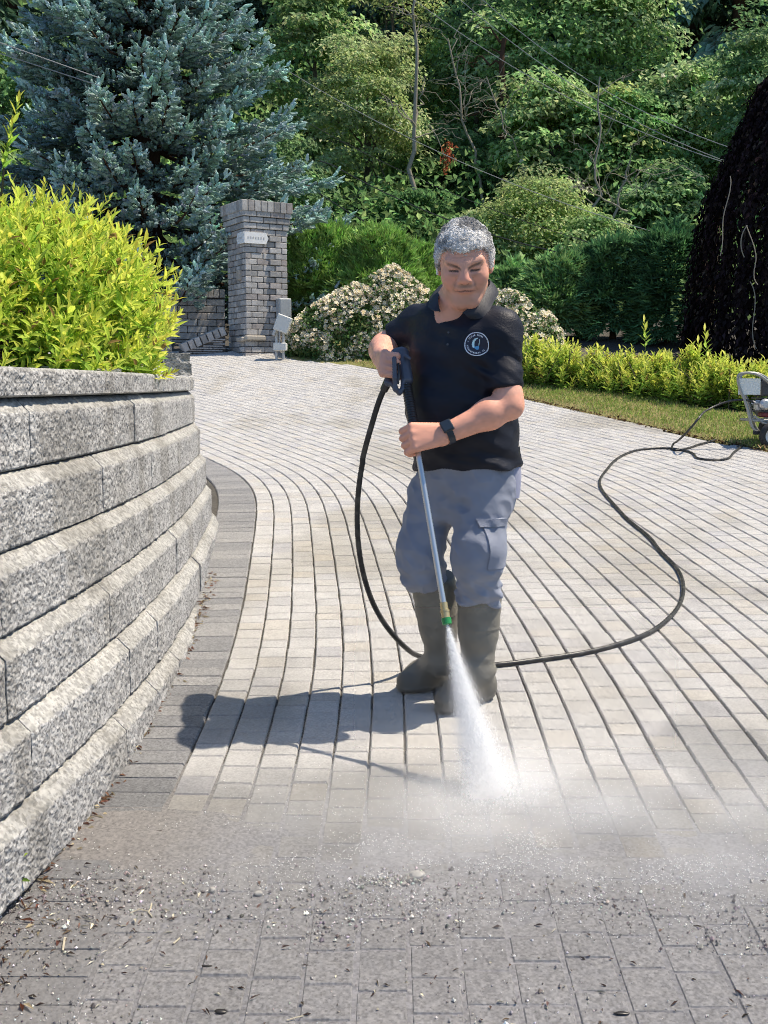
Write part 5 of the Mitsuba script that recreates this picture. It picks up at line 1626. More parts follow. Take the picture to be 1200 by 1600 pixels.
# golden hedge along the lawn: a row of shrubs
HSH = [shoot(shr, shr.uniform(0.20, 0.34), 15, 0.108, (0.74, 0.80, 0.14), (0.25, 0.39, 0.08)) for _ in range(5)]
hrow = [(836, 602, 66, 'golden-leaved shrub at the left end of the low hedge beside the man'), (884, 606, 66, 'second golden shrub of the low hedge from the left'), (934, 610, 58, 'third golden shrub of the low hedge from the left'), (984, 616, 62, 'golden shrub in the middle of the low hedge'),
        (1034, 622, 66, 'golden shrub right of the middle of the low hedge'), (1084, 630, 76, 'golden shrub with tall shoots left of the pressure washer'), (1130, 636, 70, 'golden shrub directly behind the handle of the pressure washer'), (1186, 640, 66, 'golden shrub behind the pressure washer at the right edge')]
for px, py, hp, lab in hrow:
    k_ = thing('golden_shrub', lab, 'shrub', 'golden shrubs along the lawn')
    q = G(px, py); H = 1.22 * hp * q[1] / 1750
    ms = []
    for _ in range(135):
        u = shr.normal(0, 1, 2); u = u / max(1, np.linalg.norm(u)) * shr.random()
        p = q + np.array([u[0] * 0.42, 0.18 + u[1] * 0.42, 0]); p[2] = float(gz(p[0], p[1])) - 0.06
        hh = H * shr.uniform(0.45, 1.0) * (1.0 - 0.30 * np.hypot(*u))
        m, c = HSH[shr.integers(5)]
        s = shr.uniform(0.85, 1.25)
        d = unit([u[0] * 0.6, u[1] * 0.6 - 0.15, 1.0]); R3 = frame_to(d, x=rand_dirs(1, shr)[0]) * s
        pp = p + d * max(hh - 0.26 * s, 0.0)
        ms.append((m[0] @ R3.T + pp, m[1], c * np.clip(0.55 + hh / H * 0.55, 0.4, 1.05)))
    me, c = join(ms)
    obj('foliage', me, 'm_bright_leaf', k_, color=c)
    obj('stem', cat_mesh([limb(q + [shr.normal(0, .15), .2 + shr.normal(0, .15), -0.1], q + [shr.normal(0, .3), .2 + shr.normal(0, .3), H * 0.7], 0.008, 0.004, 0, 4, None, 0, 4) for _ in range(14)]), 'm_bark', k_, 60)
for px, py, hp in ((1012, 612, 108), (1108, 628, 110), (1098, 632, 96)):
    k_ = f'golden_shrub_{3 if px < 1050 else 5:03d}'
    q = G(px, py) + [0, 0.2, 0]; H = hp * q[1] / 1750
    m, c = HSH[1]; M3 = frame_to([0.05, 0, 1]) * 1.4
    obj('tall_shoot', (m[0] @ M3.T + q + [0, 0, H - 0.4], m[1]), 'm_bright_leaf', k_, color=c)

# ---- flowering bushes with cream blossom
def rosette(r):
    a = np.arange(5) * 2 * math.pi / 5 + r.uniform(0, 1)
    v = [[0, 0, 0.1]]; f = []
    for k in range(5):
        v += [[math.cos(a[k] - .5) * .8, math.sin(a[k] - .5) * .8, 0.25], [math.cos(a[k]) * 1.05, math.sin(a[k]) * 1.05, 0.12], [math.cos(a[k] + .5) * .8, math.sin(a[k] + .5) * .8, 0.25]]
        b = 1 + 3 * k; f += [[0, b, b + 1], [0, b + 1, b + 2]]
    return np.array(v, float), np.array(f)


def flower_bush(lab, outl, base_py, Y, nfl, nlf, seed):
    r = np.random.default_rng(seed)
    k_ = thing('flowering_bush', lab, 'bush', 'bushes with cream blossom')
    outl = np.array(outl, float); x0, x1 = outl[0, 0], outl[-1, 0]
    def sample(n, top_bias):
        px = r.uniform(x0, x1, n); t = np.interp(px, outl[:, 0], outl[:, 1]); f = r.random(n) ** top_bias
        py = t + (base_py - t) * f
        u = (px - (x0 + x1) / 2) / ((x1 - x0) / 2)
        bulge = np.sqrt(np.clip(1 - u ** 2 * 0.8, 0, 1)) * np.sqrt(np.clip(1 - (1 - np.clip(f, 0, 1)) ** 2 * 0.7, 0.05, 1))
        yy = Y + 0.55 - 0.95 * bulge + r.normal(0, 0.07, n)
        return np.array([P(a, b, c) for a, b, c in zip(px, py, yy)]), f
    pos, fz = sample(nlf, 0.85)
    nl = len(pos)
    v, f, c = leaf_cards(pos, rand_dirs(nl, r) + [0, -.2, -.2], rand_dirs(nl, r) + [0.2, -.5, .9], r.uniform(0.05, 0.09, nl), 0.042, 0.2, tint(nl, (0.12, 0.21, 0.075), 0.3, r, (0.24, 0.29, 0.12), 0.2), 0.1)
    obj('foliage', (v, f), 'm_leaf', k_, color=c)
    pos, fz = sample(nfl * 2, 1.25)
    dens = meshkit.fbm(pos * 4.2, 3, seed)
    pos = pos[(dens > 0.42 + 0.16 * (fz - 0.4))][:nfl]
    ros = [rosette(r) for _ in range(4)]; ms = []
    for i, p in enumerate(pos):
        nrm = unit(r.normal(0, 0.45, 3) + [0.1, -0.75, 0.6]); s = r.uniform(0.024, 0.046)
        v0, f0 = ros[i % 4]
        base = np.array([0.80, 0.74, 0.60]) if r.random() < 0.72 else np.array([0.62, 0.49, 0.34]) if r.random() < 0.6 else np.array([0.74, 0.71, 0.62])
        cc_ = np.tile(base * r.uniform(0.8, 1.1), (len(v0), 1)); cc_[0] = [0.50, 0.38, 0.12]
        ms.append((v0 @ (frame_to(nrm) * s).T + p + [0, -0.03, 0], f0, cc_))
    me, c = join(ms)
    tag(obj('blossom', me, 'm_petal', k_, color=c), kind='stuff')
    obj('stem', cat_mesh([limb(P(x, base_py, Y + .1), P(x + r.normal(0, 25), base_py - r.uniform(40, 100), Y + .1), 0.014, 0.006, 0, 5, r, .1, 5) for x in np.linspace(x0 + 25, x1 - 25, 9)]), 'm_bark', k_, 60)


flower_bush('wide bush of cream blossom between the brick pillar and the man', [(446, 520), (470, 490), (500, 470), (530, 452), (560, 440), (590, 425), (615, 412), (640, 430), (665, 450), (690, 470)], 566, 18.3, 3400, 10000, 3)
flower_bush('smaller bush of cream blossom partly hidden behind the shoulder of the man', [(770, 455), (800, 452), (815, 458), (835, 480), (860, 488), (880, 520)], 585, 17.6, 1000, 3600, 4)
# ---------------------------------------------------------------- brick gate pillar, brick wall, utility boxes, wires
def brick_color(p, n, uv):
    i, j = dr.floor(uv.x / 4), dr.floor(uv.y / 4)
    r, r2 = mikit.cell_rand(i, j, 4), mikit.cell_rand(i, j, 5)
    g = mikit.fbm(p.x * 22, p.y * 22, p.z * 22, 3)
    c = mikit.mix((0.29, 0.285, 0.275), (0.50, 0.485, 0.465), r)
    c = mikit.mix(c, (0.40, 0.34, 0.31), mikit.smoothstep(0.6, 1.0, r2) * 0.6)
    stain = mikit.smoothstep(0.45, 0.75, mikit.fbm(p.x * 2.0, p.y * 2.0, p.z * 0.9, 3))
    return mikit.mix(c * (0.7 + 0.6 * g), mi.Color3f(0.08, 0.075, 0.075), stain * 0.5)


diff('m_brick', mikit.proc(brick_color)); diff('m_mortar', (0.10, 0.095, 0.09)); diff('m_pale_stone', (0.40, 0.37, 0.32))
brr = np.random.default_rng(15)
brick_id = [0]


def brick(parent, c, h, R, name='brick', mat='m_brick'):
    b = box((0, 0, 0), h, None, 0.006)
    brick_id[0] += 1
    uv = b[0][:, :2] * 0.5 + 2 + 4 * np.array([brick_id[0] % 50, brick_id[0] // 50])
    t = rotz(brr.normal(0, 0.006))
    obj(name, (b[0] @ (R @ t).T + c, b[1]), mat, parent, uv=uv)


GP = G(384, 555)
PY = GP[1]
PS = PY / 1750                                   # metres per photo pixel at the pillar
phi = math.radians(30)
ex, ey = np.array([math.cos(phi), math.sin(phi), 0]), np.array([-math.sin(phi), math.cos(phi), 0])   # along the right face; along the left face, away
RB = np.stack([ex, ey, [0, 0, 1.0]], 1)
SIDE = 70 * PS
pil = thing('gate_pillar', 'square grey brick gate pillar with a flared top and a white address plaque', 'pillar')
base_z = GP[2] - 0.05
top_z = zpx(321, PY)
H_P = top_z - base_z
NC = 25; ch = H_P / (NC + 0.8)
corner = np.array([P(385, 555, PY)[0], PY, 0])           # the front corner
core_c = corner + (ex + ey) * SIDE / 2
obj('core', box([core_c[0], core_c[1], base_z + H_P * 0.47], (SIDE / 2 - 0.022, SIDE / 2 - 0.022, H_P * 0.47), RB), 'm_mortar', pil)
obj('core', box([core_c[0], core_c[1], base_z + H_P * 0.92], (SIDE / 2 - 0.01, SIDE / 2 - 0.01, H_P * 0.055), RB), 'm_mortar', pil)
for k in range(NC):
    z = base_z + ch * (k + 0.5)
    grow = 0.0
    if k >= NC - 4: grow = 0.016 * (k - (NC - 5))
    if k < 2: grow = 0.035
    S = SIDE + 2 * grow
    o = corner - (ex + ey) * grow
    for face, (d, n_) in enumerate(((ex, -ey), (ey, -ex))):
        u = 0.0; i = 0
        step = S / 3.5
        while u < S - 1e-3:
            L = step if (i > 0 or k % 2 == face) else step / 2
            e = min(u + L, S)
            if S - e < step * 0.3: e = S
            w = e - u
            proud = 0.0
            um = (u + e) / 2 / S
            if 2 <= k < NC - 4 and face == 0: proud = 0.030 if um > 0.70 else 0.0
            if 3 <= k < NC - 4 and face == 1: proud = -0.018 if 0.33 < um < 0.68 else 0.0
            dep = 0.045
            c = o + d * (u + w / 2) - n_ * (dep - 0.004 - proud - brr.normal(0, 0.0025)) + np.array([0, 0, z])
            Rf = np.stack([d, -n_, [0, 0, 1.0]], 1)
            if np.linalg.det(Rf) < 0: Rf[:, 0] *= -1
            if not (face == 1 and u < 1e-3):
                brick(pil, c, ((w - 0.010) / 2, dep, (ch - 0.010) / 2), Rf)
            else:
                brick(pil, c + d * 0.022, ((w - 0.010) / 2 - 0.022, dep, (ch - 0.010) / 2), Rf)
            u = e; i += 1
# soldier course on top
S = SIDE + 2 * 0.085; o = corner - (ex + ey) * 0.085
zt = base_z + ch * NC + 0.075
for face, (d, n_) in enumerate(((ex, -ey), (ey, -ex))):
    m = 8
    for i in range(m):
        if face == 1 and i == 0: continue
        c = o + d * (S * (i + 0.5) / m) - n_ * 0.10 + np.array([0, 0, zt])
        Rf = np.stack([d, -n_, [0, 0, 1.0]], 1)
        if np.linalg.det(Rf) < 0: Rf[:, 0] *= -1
        brick(pil, c, (S / m / 2 - 0.006, 0.10, 0.085), Rf, 'cap_brick')
oc = o + (ex + ey) * S / 2
obj('cap', box([oc[0], oc[1], zt], (S / 2 - 0.19, S / 2 - 0.19, 0.07), RB), 'm_mortar', pil)
# address plaque wrapped round the front corner, ends pointed
prin('m_white_paint', (0.72, 0.72, 0.70), 0.55); prin('m_lettering', (0.42, 0.42, 0.42), 0.6)
zp = zpx(371, PY); hh = 8.5 * PS
pr = corner - (ex + ey) * 0.022
pl_r = [(0, -hh), (36 * PS, -hh), (40 * PS, 0), (36 * PS, hh), (0, hh)]
pl_l = [(0, -hh), (22 * PS, -hh), (26 * PS, 0), (22 * PS, hh), (0, hh)]
parts = []
for pts, d, n_ in ((pl_r, ex, -ey), (pl_l, ey, -ex)):
    from shapely import Polygon
    m = trimesh.creation.extrude_polygon(Polygon(pts), 0.016, engine='earcut')
    v = np.array(m.vertices); parts.append((pr + d * v[:, :1] + np.array([0, 0, 1.0]) * v[:, 1:2] + n_ * v[:, 2:3] * 1.0 + np.array([0, 0, zp]), np.array(m.faces)))
plq = obj('plaque', cat_mesh(parts), 'm_white_paint', pil)
tag(plq, 'white address plaque wrapped round the corner with pointed ends')
dots = [box(pr + d * u + n_ * 0.017 + np.array([0, 0, zp + w]), (0.010, 0.0035, 0.016), np.stack([d, n_ * -1, [0, 0, 1.0]], 1) if True else None) for d, n_, us in ((ex, -ey, np.linspace(6, 32, 7)), (ey, -ex, np.linspace(6, 20, 4))) for u in us * PS for w in (0.0,)]
obj('plaque_mark', cat_mesh(dots), 'm_lettering', plq)
obj('ledge', box(corner + ex * 14 * PS - (-ey) * -0.0 + (-ey) * 0.03 + np.array([0, 0, zpx(528, PY)]), (17 * PS, 0.05, 4 * PS), RB, 0.02), 'm_pale_stone', pil)
obj('ledge', box(corner + ey * 12 * PS + (-ex) * 0.03 + np.array([0, 0, zpx(530, PY)]), (0.05, 12 * PS, 3.5 * PS), RB, 0.02), 'm_pale_stone', pil)
obj('lamp_bracket', box(corner + ey * 20 * PS + (-ex) * 0.02 + np.array([0, 0, zpx(428, PY)]), (0.03, 6 * PS, 8 * PS), RB, 0.01), 'm_pale_stone', pil)

# low brick wall behind the pillar to the left, and a sloping one in front of it
bw_ = thing('brick_wall', 'low grey brick wall left of the gate pillar, topped by upright bricks', 'wall')
def brick_run(parent, px0, px1, Y0, Y1, top0, top1, bot, ncourse, mat='m_brick'):
    a, b = P(px0, 500, Y0), P(px1, 500, Y1); a[2] = b[2] = 0
    d = unit(b - a); n_ = np.array([d[1], -d[0], 0]); n_ = n_ if n_[1] < 0 else -n_
    Ltot = np.linalg.norm(b - a); ln = 0.34
    zt0, zt1, zb = zpx(top0, Y0), zpx(top1, Y1), zpx(bot, (Y0 + Y1) / 2)
    Rf = np.stack([d, -n_, [0, 0, 1.0]], 1)
    if np.linalg.det(Rf) < 0: Rf[:, 0] *= -1
    slope = (zt1 - zt0) / Ltot; tilt = Rf @ roty(-math.atan(slope) * (1 if Rf[:, 0] @ d > 0 else -1))
    hc = (min(zt0, zt1) - 0.16 - zb) / ncourse
    v = []
    q = np.array([[0, zb], [Ltot, zb], [Ltot, zt1 - 0.10], [0, zt0 - 0.10]])
    from shapely import Polygon
    m = trimesh.creation.extrude_polygon(Polygon(q), 0.22, engine='earcut'); vv = np.array(m.vertices)
    obj('core', (a + d * vv[:, :1] + np.array([0, 0, 1.0]) * vv[:, 1:2] - n_ * (0.03 + vv[:, 2:3]), np.array(m.faces)), 'm_mortar', parent)
    k = 0; z = zb
    while z < max(zt0, zt1) - 0.16 - 1e-3:
        u = 0 if k % 2 else -ln / 2
        while u < Ltot:
            u0, u1 = max(u, 0), min(u + ln, Ltot)
            if u1 - u0 > 0.06:
                um = (u0 + u1) / 2; lim = zt0 + slope * um - 0.15
                zz_ = min(z + hc, lim)
                if zz_ - z > 0.03:
                    brick(parent, a + d * um - n_ * 0.035 + np.array([0, 0, (z + zz_) / 2]), ((u1 - u0 - 0.012) / 2, 0.045 + brr.normal(0, .003), (zz_ - z - 0.012) / 2), Rf)
            u += ln
        z += hc; k += 1
    m = max(2, int(Ltot / 0.095))
    for i in range(m):
        u = (i + 0.5) * Ltot / m
        brick(parent, a + d * u - n_ * 0.09 + np.array([0, 0, zt0 + slope * u - 0.075]), (Ltot / m / 2 - 0.006, 0.115, 0.072), tilt, 'cap_brick')
brick_run(bw_, 262, 352, PY + 1.2, PY + 1.5, 451, 452, 552, 8)
bw2 = thing('sloping_brick_wall', 'short sloping brick wall rising to the foot of the gate pillar', 'wall')
brick_run(bw2, 284, 352, PY - 0.05, PY + 0.25, 537, 509, 560, 2)

# utility boxes beside the pillar
prin('m_grey_box', (0.30, 0.32, 0.33), 0.5); prin('m_pale_box', (0.58, 0.58, 0.54), 0.5); prin('m_galv', (0.45, 0.45, 0.44), 0.45, metallic=0.4)
mb = thing('meter_box', 'grey electrical box mounted low on the right face of the brick pillar', 'utility box')
fc_ = lambda px, py, off: corner + ex * ((px - 385) * PS / math.cos(phi)) + (-ey) * off + np.array([0, 0, zpx(py, PY)])
obj('case', box(fc_(437, 480, 0.09), (10.5 * PS, 0.07, 15 * PS), RB, 0.012), 'm_grey_box', mb)
obj('door', box(fc_(437, 480, 0.165), (9 * PS, 0.006, 13.2 * PS), RB, 0.004), 'm_grey_box', mb)
obj('conduit', tube([fc_(431, 494, 0.09), fc_(431, 545, 0.09)], 0.018, 8), 'm_galv', mb, 40)
up_b = thing('utility_pedestal', 'tilted pale box on two metal legs beside the brick pillar', 'utility box')
q0 = G(437, 562); Yp = q0[1]
bp = lambda x, y, dy=0.0: P(x, y, Yp + dy)
obj('tilted_lid', box(bp(442, 506), (11 * PS, 0.10, 12.5 * PS), roty(math.radians(20)), 0.012), 'm_pale_box', up_b)
obj('lid_edge', box(bp(432, 512, 0.02), (2.2 * PS, 0.11, 13 * PS), roty(math.radians(20)), 0.01), 'm_galv', up_b)
obj('lower_box', box(bp(438, 542), (10 * PS, 0.09, 6 * PS), None, 0.012), 'm_pale_box', up_b)
for x in (432, 443): obj('leg', tube([bp(x, 516, 0.03), [bp(x, 564, 0.03)[0], Yp + 0.03, float(gz(0, Yp)) - 0.05]], 0.022, 8), 'm_galv', up_b, 40)

# upper tier of the stone wall: the end blocks that show past the golden bush
uw = thing('upper_stone_wall', 'dark end blocks of an upper stone tier at the foot of the golden bush', 'wall')
def rough_block(c, h, R, seed, amp=0.012):
    m = trimesh.creation.box(extents=2 * np.asarray(h)); m = m.subdivide().subdivide().subdivide().subdivide()
    v = np.array(m.vertices); n = v / np.asarray(h); n = np.where(np.abs(n) > 0.98, np.sign(n), 0); n /= np.linalg.norm(n, axis=1, keepdims=True)
    v = v + n * ((meshkit.fbm(v * 22, 4, seed) - 0.6) * 2 * amp)[:, None]
    return v @ R.T + c, np.array(m.faces)
UY = 7.1
for k, (x, y, w, h_) in enumerate(((272, 577, 20, 9), (268, 561, 21, 9), (252, 505, 20, 14), (250, 478, 18, 13), (236, 535, 24, 14))):
    obj('block', rough_block(P(x, y, UY) + [0, 0.12, 0], (w * UY / 1750, 0.14, h_ * UY / 1750), rotz(0.25), k), 'm_stone', uw, 60)
for (x, y, w, h_, lab) in ((82, 573, 17, 5.5, 'loose grey stone lying on the cap of the wall, the left one'), (168, 575, 20, 3.5, 'flat loose slab lying on the cap of the wall, the right one')):
    k_ = tag(numbered('loose_stone'), lab, 'stone')
    q = P(x, y, 5.0); q[2] = Z_TOP + 0.088 + h_ * 5.0 / 1750
    scene[k_] = mikit.ply(rough_block(q, (w * 5.0 / 1750, 0.05, h_ * 5.0 / 1750), rotz(0.3), 3, 0.004), 'm_stone', 60)

# overhead wires crossing in front of the wood
prin('m_wire', (0.03, 0.03, 0.03), 0.45); prin('m_pale_wire', (0.30, 0.30, 0.30), 0.4)
wires = [((310 / 2 + 600, 0), (1145, 232), 'uppermost overhead wire at the top right'), ((720, 0), (1145, 238 + 18), 'second overhead wire from the top'), ((648, 0), (1145, 258), 'third overhead wire from the top'), ((452, 112), (1078, 378), 'thin overhead wire passing above the head of the man'),
         ((440, 168), (1055, 415), 'overhead wire just above the head of the man'), ((520, 258), (1000, 416), 'thick black overhead wire level with the hair of the man'), ((478, 288), (905, 466), 'lowest black overhead wire behind the head of the man'), ((-30, 56), (150, 120), 'upper wire at the left edge in front of the spruce'), ((-30, 74), (150, 132), 'lower wire at the left edge in front of the spruce')]
for (a, b, lab) in wires:
    Yw = 26.0 if a[0] > 0 else 19.0
    p0, p1 = P(*a, Yw), P(*b, Yw - (4.5 if a[0] > 0 else 0))
    d = p1 - p0; t = np.linspace(-0.55 if a[1] == 0 else -0.05, 1.03, 40)
    pts = p0 + d * t[:, None]; pts[:, 2] -= (0.35 if a[0] > 0 else 0.0) * np.clip(4 * t * (1 - t), 0, 1)
    k_ = tag(numbered('overhead_wire'), lab, 'wire', 'overhead wires')
    scene[k_] = mikit.ply(tube(pts, 0.013 if 'black' in lab else 0.0075, 5), 'm_wire' if 'black' in lab or 'just' in lab else 'm_pale_wire', 60)

# ---------------------------------------------------------------- lawn
def lawn_color(p, n, uv):
    a = mikit.fbm(p.x * 1.6, p.y * 1.6, 0.0, 3)
    return mikit.mix((0.15, 0.17, 0.06), (0.28, 0.24, 0.12), a)
diff('m_lawn', mikit.proc(lawn_color))
xl = np.linspace(LAWN_XY[0, 0], 9.0, 90)
edge = np.array([np.interp(x, LAWN_XY[:, 0], LAWN_XY[:, 1]) if x < LAWN_XY[-1, 0] else LAWN_XY[-1, 1] - (x - LAWN_XY[-1, 0]) * 0.75 for x in xl])
edge = edge + 0.05 * (meshkit.fbm(np.c_[xl * 6, xl * 0, xl * 0], 3, 2) - 0.5)
rows = []
for k, o in enumerate([0.0, 0.10, 0.35, 0.8, 1.4, 2.2, 3.2, 4.5]):
    rows.append(np.c_[xl, edge + o, gz(xl, edge + o) + [-0.008, 0.012, 0.022, 0.022, 0.02, 0.02, 0.0, -0.02][k]])
V = np.array(rows); i, j = np.meshgrid(np.arange(len(rows) - 1), np.arange(len(xl) - 1), indexing='ij'); a = i * len(xl) + j
obj('lawn', (V.reshape(-1, 3), tri(np.stack([a, a + 1, a + len(xl) + 1, a + len(xl)], -1).reshape(-1, 4))), 'm_lawn', smooth=True)
tag('lawn', kind='structure', label='strip of short dry lawn between the driveway and the golden hedge')
gr = np.random.default_rng(77)
n = 75000
gx = gr.uniform(-0.6, 6.5, n); off = gr.random(n) ** 1.25 * 3.6 + 0.01
gy = np.interp(gx, xl, edge) + off
dens = meshkit.fbm(np.c_[gx * 2.2, gy * 2.2, gx * 0], 3, 5)
keep = (gr.random(n) < 0.25 + 0.9 * dens) & (gr.random(n) < 0.35 + off * 2.5)
gx, gy, off, dens = gx[keep], gy[keep], off[keep], dens[keep]; n = len(gx)
pos = np.c_[gx, gy, gz(gx, gy) + 0.012]
colg = np.where((gr.random(n) < 0.28 + 0.5 * (0.55 - dens) + 0.35 * (off < 0.25))[:, None], tint(n, (0.52, 0.45, 0.24), 0.2, gr), tint(n, (0.30, 0.40, 0.11), 0.22, gr))
v, f, c = leaf_cards(pos, np.c_[gr.normal(0, 0.45, n), gr.normal(0, 0.45, n), np.ones(n)], gr.normal(0, 1, (n, 3)), gr.uniform(0.025, 0.065, n), 0.007, 0.1, colg, 0.3)
obj('grass', (v, f), 'm_leaf', color=c); tag('grass', 'short patchy grass blades of the lawn strip', 'grass', kind='stuff')
n = 900
gx = gr.uniform(0.2, 6, n); gy = np.interp(gx, xl, edge) + gr.normal(-0.02, 0.05, n)
pos = np.c_[gx, gy, gz(gx, gy) + 0.012]
v, f, c = leaf_cards(pos, rand_dirs(n, gr) * [1, 1, 0.3], rand_dirs(n, gr) + [0, 0, 1.5], gr.uniform(0.02, 0.06, n), 0.025, 0.25, tint(n, (0.10, 0.06, 0.035), 0.4, gr), 0.2)
obj('dead_leaves', (v, f), 'm_leaf', color=c); tag('dead_leaves', 'crumbs of brown leaves along the edge of the lawn', 'leaves', kind='stuff')
# ---------------------------------------------------------------- water: the jet, the mist, the muddy film, bubbles; washed-off debris
wr = np.random.default_rng(41)
HIT = G(765, 1248)
scene['m_droplet'] = {'type': 'twosided', 'bsdf': {'type': 'diffuse', 'reflectance': {'type': 'rgb', 'value': [0.93, 0.94, 0.95]}}}
IV = np.array([[1, 0, 0], [-1, 0, 0], [0, 1, 0], [0, -1, 0], [0, 0, 1], [0, 0, -1]], float)
IFc = np.array([[0, 2, 4], [2, 1, 4], [1, 3, 4], [3, 0, 4], [2, 0, 5], [1, 2, 5], [3, 1, 5], [0, 3, 5]])


def specks(pos, r, stretch=None, axis=None):
    n = len(pos); r = np.broadcast_to(r, (n,))
    V = IV[None] * r[:, None, None]
    if axis is not None:
        V = V + axis[:, None] * ((V * axis[:, None]).sum(2, keepdims=True)) * (np.broadcast_to(stretch, (n,)) - 1)[:, None, None]
    V = V + pos[:, None]
    return V.reshape(-1, 3), (IFc[None] + 6 * np.arange(n)[:, None, None]).reshape(-1, 3)


JD = HIT - NOZ_TIP; JL = np.linalg.norm(JD); JD = JD / JL
ju = unit(np.cross(JD, [0.0, 1, 0.3])); jv = np.cross(JD, ju)
if ju[0] < 0: ju = -ju
n = 52000
t = wr.random(n) ** 0.62
half_u = 0.0045 + 0.066 * t; half_v = 0.004 + 0.040 * t
a = np.clip(wr.normal(0, 0.46, n), -1.5, 1.5); b = wr.normal(0, 0.5, n)
pos = NOZ_TIP + JD * (t * JL * 1.0)[:, None] + ju * (a * half_u)[:, None] + jv * (b * half_v)[:, None]
ax = JD + ju * (a * 0.12)[:, None]; ax /= np.linalg.norm(ax, axis=1, keepdims=True)
rr_ = wr.uniform(0.0003, 0.0008, n) * (0.8 + 0.5 * t)
# drops thrown up where the jet strikes
m = 9000
th = wr.uniform(0, 2 * math.pi, m); q = np.abs(wr.normal(0, 0.16, m))
sp_pos = HIT + np.c_[q * np.cos(th) * 1.5 + 0.02, q * np.sin(th) * 0.75 - 0.03, np.abs(wr.normal(0, 0.045, m)) * np.exp(-q * 2.5)]
sp_pos[:, 2] += gz(sp_pos[:, 0], sp_pos[:, 1]) - HIT[2] + 0.004
m1 = specks(pos, rr_, wr.uniform(2, 6, n), ax); m2 = specks(sp_pos, wr.uniform(0.0004, 0.0010, m))
obj('water_jet', cat_mesh([m1, m2]), 'm_droplet')
tag('water_jet', 'white fan of water drops shooting from the nozzle onto the pavers', 'water', kind='stuff')

# fine mist drifting off the pavers: a medium that thins out with height and distance
x0, x1, y0, y1, z0, z1 = -1.15, 1.75, 1.95, 3.66, -0.28, 0.52

def medium(lo, hi, shape, field, parent=None):
    """A box of mist whose density is field(points)."""
    g = [np.linspace(a, b, k) for a, b, k in zip(lo, hi, shape)]
    zz, yy, xx = np.meshgrid(g[2], g[1], g[0], indexing='ij')
    d = field(np.stack([xx, yy, zz], -1))
    lo, hi = np.asarray(lo), np.asarray(hi)
    return {'type': 'cube', 'to_world': T().translate(((lo + hi) / 2).tolist()).scale(((hi - lo) / 2).tolist()), 'bsdf': {'type': 'null'},
            'interior': {'type': 'heterogeneous', 'albedo': {'type': 'rgb', 'value': [0.985, 0.988, 0.99]}, 'phase': {'type': 'hg', 'g': 0.05},
                         'sigma_t': {'type': 'gridvolume', 'grid': mi.VolumeGrid(d.astype(np.float32)[..., None]), 'to_world': T().translate(lo.tolist()).scale((hi - lo).tolist()), 'filter_type': 'trilinear', 'raw': True}, 'scale': 1.0}}


def mist(p):
    h = p[..., 2] - gz(p[..., 0], p[..., 1])
    ddx, ddy = p[..., 0] - HIT[0], p[..., 1] - HIT[1]
    w = np.clip((meshkit.fbm(p * np.array([4.5, 4.5, 7.0]), 4, 9) - 0.30) / 0.40, 0, 1.25)
    d = np.exp(-((ddx - 0.22) / 0.80) ** 2 - ((ddy + 0.20) / 0.34) ** 2) * np.exp(-np.clip(h, 0, 9) / 0.07) * 7.5 * w
    for k, (lo, hi) in enumerate(((x0, x1), (y0, y1), (z0, z1))):
        if k < 2: d = d * np.clip((p[..., k] - lo) / 0.15, 0, 1)
        d = d * np.clip((hi - p[..., k]) / 0.10, 0, 1)
    return np.where(h < -0.03, 0, d)


B0, B1 = np.array([HIT[0] - 0.40, HIT[1] - 0.36, -0.22]), np.array([HIT[0] + 0.46, 3.62, 0.46])


def spray(p):
    h = p[..., 2] - gz(p[..., 0], p[..., 1])
    ddx, ddy = p[..., 0] - HIT[0], p[..., 1] - HIT[1]
    nse = meshkit.fbm(p * np.array([9, 9, 6.0]), 4, 19)
    core = np.exp(-((ddx - 0.02) / 0.20) ** 2 - ((ddy + 0.03) / 0.15) ** 2) * np.exp(-np.clip(h, 0, 9) / 0.06) * 16.0 * np.clip((nse - 0.2) / 0.4, 0.2, 1.4)
    t = np.clip(((p - NOZ_TIP) @ JD) / JL, 0, 1); q = p - (NOZ_TIP + JD * (t * JL)[..., None])
    a, b = q @ ju, q @ jv
    jet = np.exp(-(a / (0.008 + 0.060 * t)) ** 2 - (b / (0.008 + 0.040 * t)) ** 2) * (30.0 - 12 * t) * np.clip(0.7 + 0.6 * nse, 0, 1.3) * (((p - NOZ_TIP) @ JD) > -0.004)
    f = np.ones(p.shape[:-1])
    for k in range(3):
        if k < 2: f = f * np.clip((p[..., k] - B0[k]) / 0.10, 0, 1)
        f = f * np.clip((B1[k] - p[..., k]) / 0.06, 0, 1)
    return mist(p) + np.where(h < -0.03, 0, (core + jet) * f)


outer = medium((x0, y0, z0), (x1, y1, z1), (116, 70, 32), mist)
scene['mist_medium'] = outer.pop('interior')
scene['water_mist'] = {**outer, 'interior': {'type': 'ref', 'id': 'mist_medium'}}
tag('water_mist', 'thin white mist of spray drifting over the wet pavers', 'mist', kind='stuff')
inner = medium(B0, B1, (80, 66, 64), spray)
scene['water_mist__spray_cloud'] = {**inner, 'exterior': {'type': 'ref', 'id': 'mist_medium'}}

